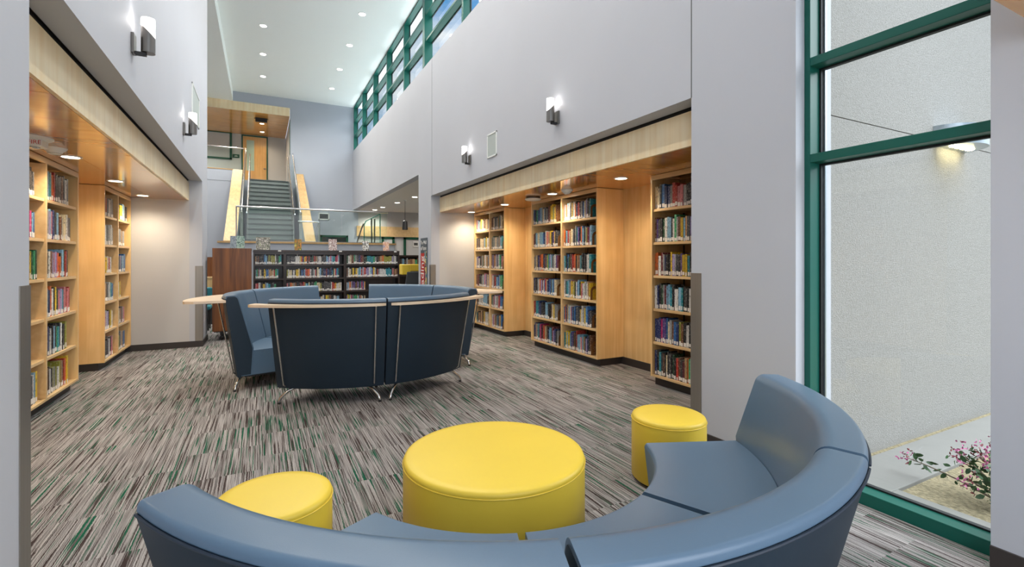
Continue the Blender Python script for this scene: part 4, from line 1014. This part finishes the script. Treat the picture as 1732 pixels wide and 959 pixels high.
# ------------------------------------------------------------------ curved benches
def bench(cx, cy, amid, ahalf, label, group, Rob, Rot, Rit, Ris, Rsf, zt, zseat=.44, zb=.155, table=None, trim=.006, rods=True):
    a = math.radians(amid); h = math.radians(ahalf)
    Rm = (Rsf+Rot)/2
    t = thing('curved_bench', (cx+Rm*math.cos(a), cy+Rm*math.sin(a), 0), label, 'bench', group)
    n = 22
    # navy outer shell
    sh = .035
    prof = [(Rob, zb), (Rot, zt-.035), (Rot-sh, zt-.035), (Rob-sh-.005, zb)]
    bm = bm_new(); sweep(bm, fillet(prof, [.012, 0, 0, .01], 3), a-h, a+h, n, cx, cy, trim); obj('outer_shell', bm, vinyl_d, t, smooth=True)
    # padded back: light vinyl over top and inner face
    prof = [(Ris+.02, zb+.01), (Rob-sh-.006, zb+.01), (Rot-sh-.001, zt-.040), (Rot-.002, zt-.034), (Rot-.006, zt-.002), (Rit+.012, zt+.004), (Ris, zseat+.02)]
    bm = bm_new(); sweep(bm, fillet(prof, [0, 0, 0, .006, .026, .055, 0], 6), a-h, a+h, n, cx, cy, trim+.001)
    obj('backrest', bm, vinyl_l, t, smooth=True, sharp=50)
    bm = bm_new()
    tube(bm, [(cx+(Rot+.001)*math.cos(u), cy+(Rot+.001)*math.sin(u), zt-.036) for u in [a-h+.006+(2*h-.012)*k/30 for k in range(31)]], .0042, 6); obj('piping', bm, seam_m, t, smooth=True)
    g_ = .010
    pe = fillet([(Ris+.02+g_, zb+.01+g_), (Rob-.012, zb+.01+g_), (Rot-.012, zt-.036), (Rot-.016, zt-.012), (Rit+.022, zt-.010), (Ris+g_*1.3, zseat+.02)], [0, 0, 0, .02, .045, 0], 5)
    for s in (-1, 1):
        bm = bm_new(); rings = []
        for q in (-.012, .0015):
            ring = []
            for Rr_, z_ in pe:
                u = a+s*(h-math.asin((trim)/Rr_)+q/Rr_); ring.append(bm.verts.new((cx+Rr_*math.cos(u), cy+Rr_*math.sin(u), z_)))
            rings.append(ring)
        m0 = len(pe)
        for k in range(m0): bm.faces.new((rings[0][k], rings[0][(k+1) % m0], rings[1][(k+1) % m0], rings[1][k]))
        bm.faces.new(rings[0]); bm.faces.new(list(reversed(rings[1]))); obj('end_panel', bm, vinyl_d, t)
    # seat
    prof = [(Rsf+.03, zb+.01), (Rsf, zseat-.02), (Rsf+.01, zseat), (Ris-.002, zseat-.004), (Ris+.018, zb+.01)]
    bm = bm_new(); sweep(bm, fillet(prof, [.015, .012, .014, 0, 0], 4), a-h, a+h, n, cx, cy, trim+.007); obj('seat', bm, vinyl_l, t, smooth=True, sharp=50)
    bx_ = bm_new(); sweep(bx_, [(Rsf+.12, zb-.015), (Rob-.08, zb-.015), (Rob-.08, zb+.012), (Rsf+.12, zb+.012)], a-h*.9, a+h*.9, n, cx, cy, 0); obj('base_frame', bx_, black_m, t)
    # splayed steel legs
    for s in (-1, 1):
        for R, out in ((Rob-.10, .12), (Rsf+.20, -.10)):
            u = a+s*(h-.13); u2 = a+s*(h-.035)
            p0 = Vector((cx+R*math.cos(u), cy+R*math.sin(u), zb+.0)); 
            p3 = Vector((cx+(R+out)*math.cos(u2), cy+(R+out)*math.sin(u2), .012)); p2 = p3+Vector((0, 0, .035))-(p3-p0).normalized()*.02; p1 = p0*.45+p2*.55+Vector((0, 0, .022))
            bm = bm_new(); tube(bm, [p0, p0*.7+p1*.3, p1, p2, Vector((p3.x, p3.y, .025)), p3], .0155, 10); lg = obj('leg', bm, chrome, t, smooth=True)
            bm = bm_new(); tube(bm, [(p3.x, p3.y, .0), (p3.x, p3.y, .018)], .016, 10); obj('rubber_foot', bm, black_m, lg)
    if table:
        aL, aR, RL, RM, RR = table    # angles of both tips (deg), outer radius at aL, middle, aR
        aL, aR = math.radians(aL), math.radians(aR); zt2 = .985; th = .026; m_ = 28; Ri = Rot+.004
        outer = []; inner = []
        for k in range(m_+1):
            f = k/m_; u = aL+(aR-aL)*f
            Rq = RL*(1-f)*(1-2*f)+RM*4*f*(1-f)+RR*f*(2*f-1)
            e = min(f, 1-f)/.10           # rounded tips
            if e < 1: Rq = Ri+(Rq-Ri)*math.sqrt(max(0, 1-(1-e)**2))*.999+.001
            outer.append((cx+Rq*math.cos(u), cy+Rq*math.sin(u))); inner.append((cx+Ri*math.cos(u), cy+Ri*math.sin(u)))
        bm = bm_new()
        vo = [bm.verts.new((x, y, zt2+th)) for x, y in outer]; vi = [bm.verts.new((x, y, zt2+th)) for x, y in inner]
        wo = [bm.verts.new((x, y, zt2)) for x, y in outer]; wi = [bm.verts.new((x, y, zt2)) for x, y in inner]
        for k in range(m_):
            bm.faces.new((vo[k], vo[k+1], vi[k+1], vi[k])); bm.faces.new((wo[k], wi[k], wi[k+1], wo[k+1]))
            bm.faces.new((vo[k], wo[k], wo[k+1], vo[k+1])); bm.faces.new((vi[k], vi[k+1], wi[k+1], wi[k]))
        bm.faces.new((vo[0], vi[0], wi[0], wo[0])); bm.faces.new((vo[-1], wo[-1], wi[-1], vi[-1]))
        obj('table_top', bm, maple_table, t)
        for s in (-1, 1):
            u = a+s*(h-.075)
            Rr = Rot+.05
            bm = bm_new(); tube(bm, [(cx+Rr*math.cos(u), cy+Rr*math.sin(u), zt2), (cx+(Rob+.025)*math.cos(u), cy+(Rob+.025)*math.sin(u), zb+.04), (cx+(Rob-.06)*math.cos(u), cy+(Rob-.06)*math.sin(u), zb-.01)], .0085, 8); obj('table_support', bm, chrome, t, smooth=True)
    return t
C1 = (1.13, 2.33)
gf = 'curved benches of the foreground ring'
bench(*C1, -132.0, 21.8, 'blue grey curved bench at the lower left, backrest ending left of the yellow drum', gf, 1.45, 1.60, 1.445, 1.33, .80, .80)
bench(*C1, -88.0, 21.8, 'blue grey curved bench at the bottom right corner, dark outer back towards viewer', gf, 1.45, 1.60, 1.445, 1.33, .80, .80)
bench(*C1, -44.0, 21.8, 'blue grey curved bench before the tall window, seat and inner back visible', gf, 1.45, 1.60, 1.445, 1.33, .80, .80)
C2 = (1.12, 6.40)
gb = 'high backed curved benches of the far ring'
def far(am, lab, table): return bench(*C2, am, 22.4, lab, gb, 1.40, 1.52, 1.385, 1.24, .74, 1.055, table=table)
far(-112.5, 'high curved bench of the far ring, navy back facing viewer, left of its twin', (-140.8, -90.5, 1.69, 1.585, 1.56))
far(-67.5, 'high curved bench of the far ring, navy back facing viewer, right of its twin', (-88.5, -36.6, 1.56, 1.585, 1.67))
far(172.5, 'high curved bench at the left of the far ring with rounded table tongue', (196.5, 150, 1.90, 1.80, 1.56))
far(7.5, 'high curved bench at the right of the far ring facing the left alcove', (-16.5, 30, 1.90, 1.80, 1.56))
far(127.5, 'high curved bench at the back left of the far ring before the dark bookcases', None)
far(52.5, 'high curved bench at the back right of the far ring before the right alcove', None)

# ------------------------------------------------------------------ yellow drums
def drum(x, y, r, h, label, group=None):
    t = thing('ottoman', (x, y, 0), label, 'ottoman', group)
    bm = bm_new(); lathe(bm, [(0, .018), (r-.012, .018), (r, .03), (r, h-.035), (r-.001, h-.03)], x, y, 96); obj('side_cover', bm, yellow_m, t, smooth=True, sharp=60)
    bm = bm_new(); lathe(bm, [(r-.002, h-.031), (r, h-.022), (r-.006, h-.008), (r-.018, h-.001), (r-.05, h+.002), (r*.5, h+.006), (0, h+.007)], x, y, 96); obj('top_cushion', bm, yellow_m, t, smooth=True, sharp=60)
    bm = bm_new(); tube(bm, [(x+(r+.0005)*math.cos(2*PI*k/72), y+(r+.0005)*math.sin(2*PI*k/72), h-.030) for k in range(73)], .0032, 6, False); obj('seam_piping', bm, yellow_m, t, smooth=True)
    bm = bm_new(); lathe(bm, [(0, 0), (r-.03, 0), (r-.03, .02), (0, .02)], x, y, 48); obj('base', bm, black_m, t)
drum(1.104, 2.33, .478, .43, 'large round yellow vinyl drum ottoman in the middle of the foreground benches')
drum(2.381, 2.347, .236, .43, 'small yellow drum ottoman on the right beside the wall pier')
drum(.05, 2.345, .236, .43, 'small yellow drum ottoman at the left behind the backrest')

for o in bpy.data.objects:
    if '_o' in o: del o['_o']
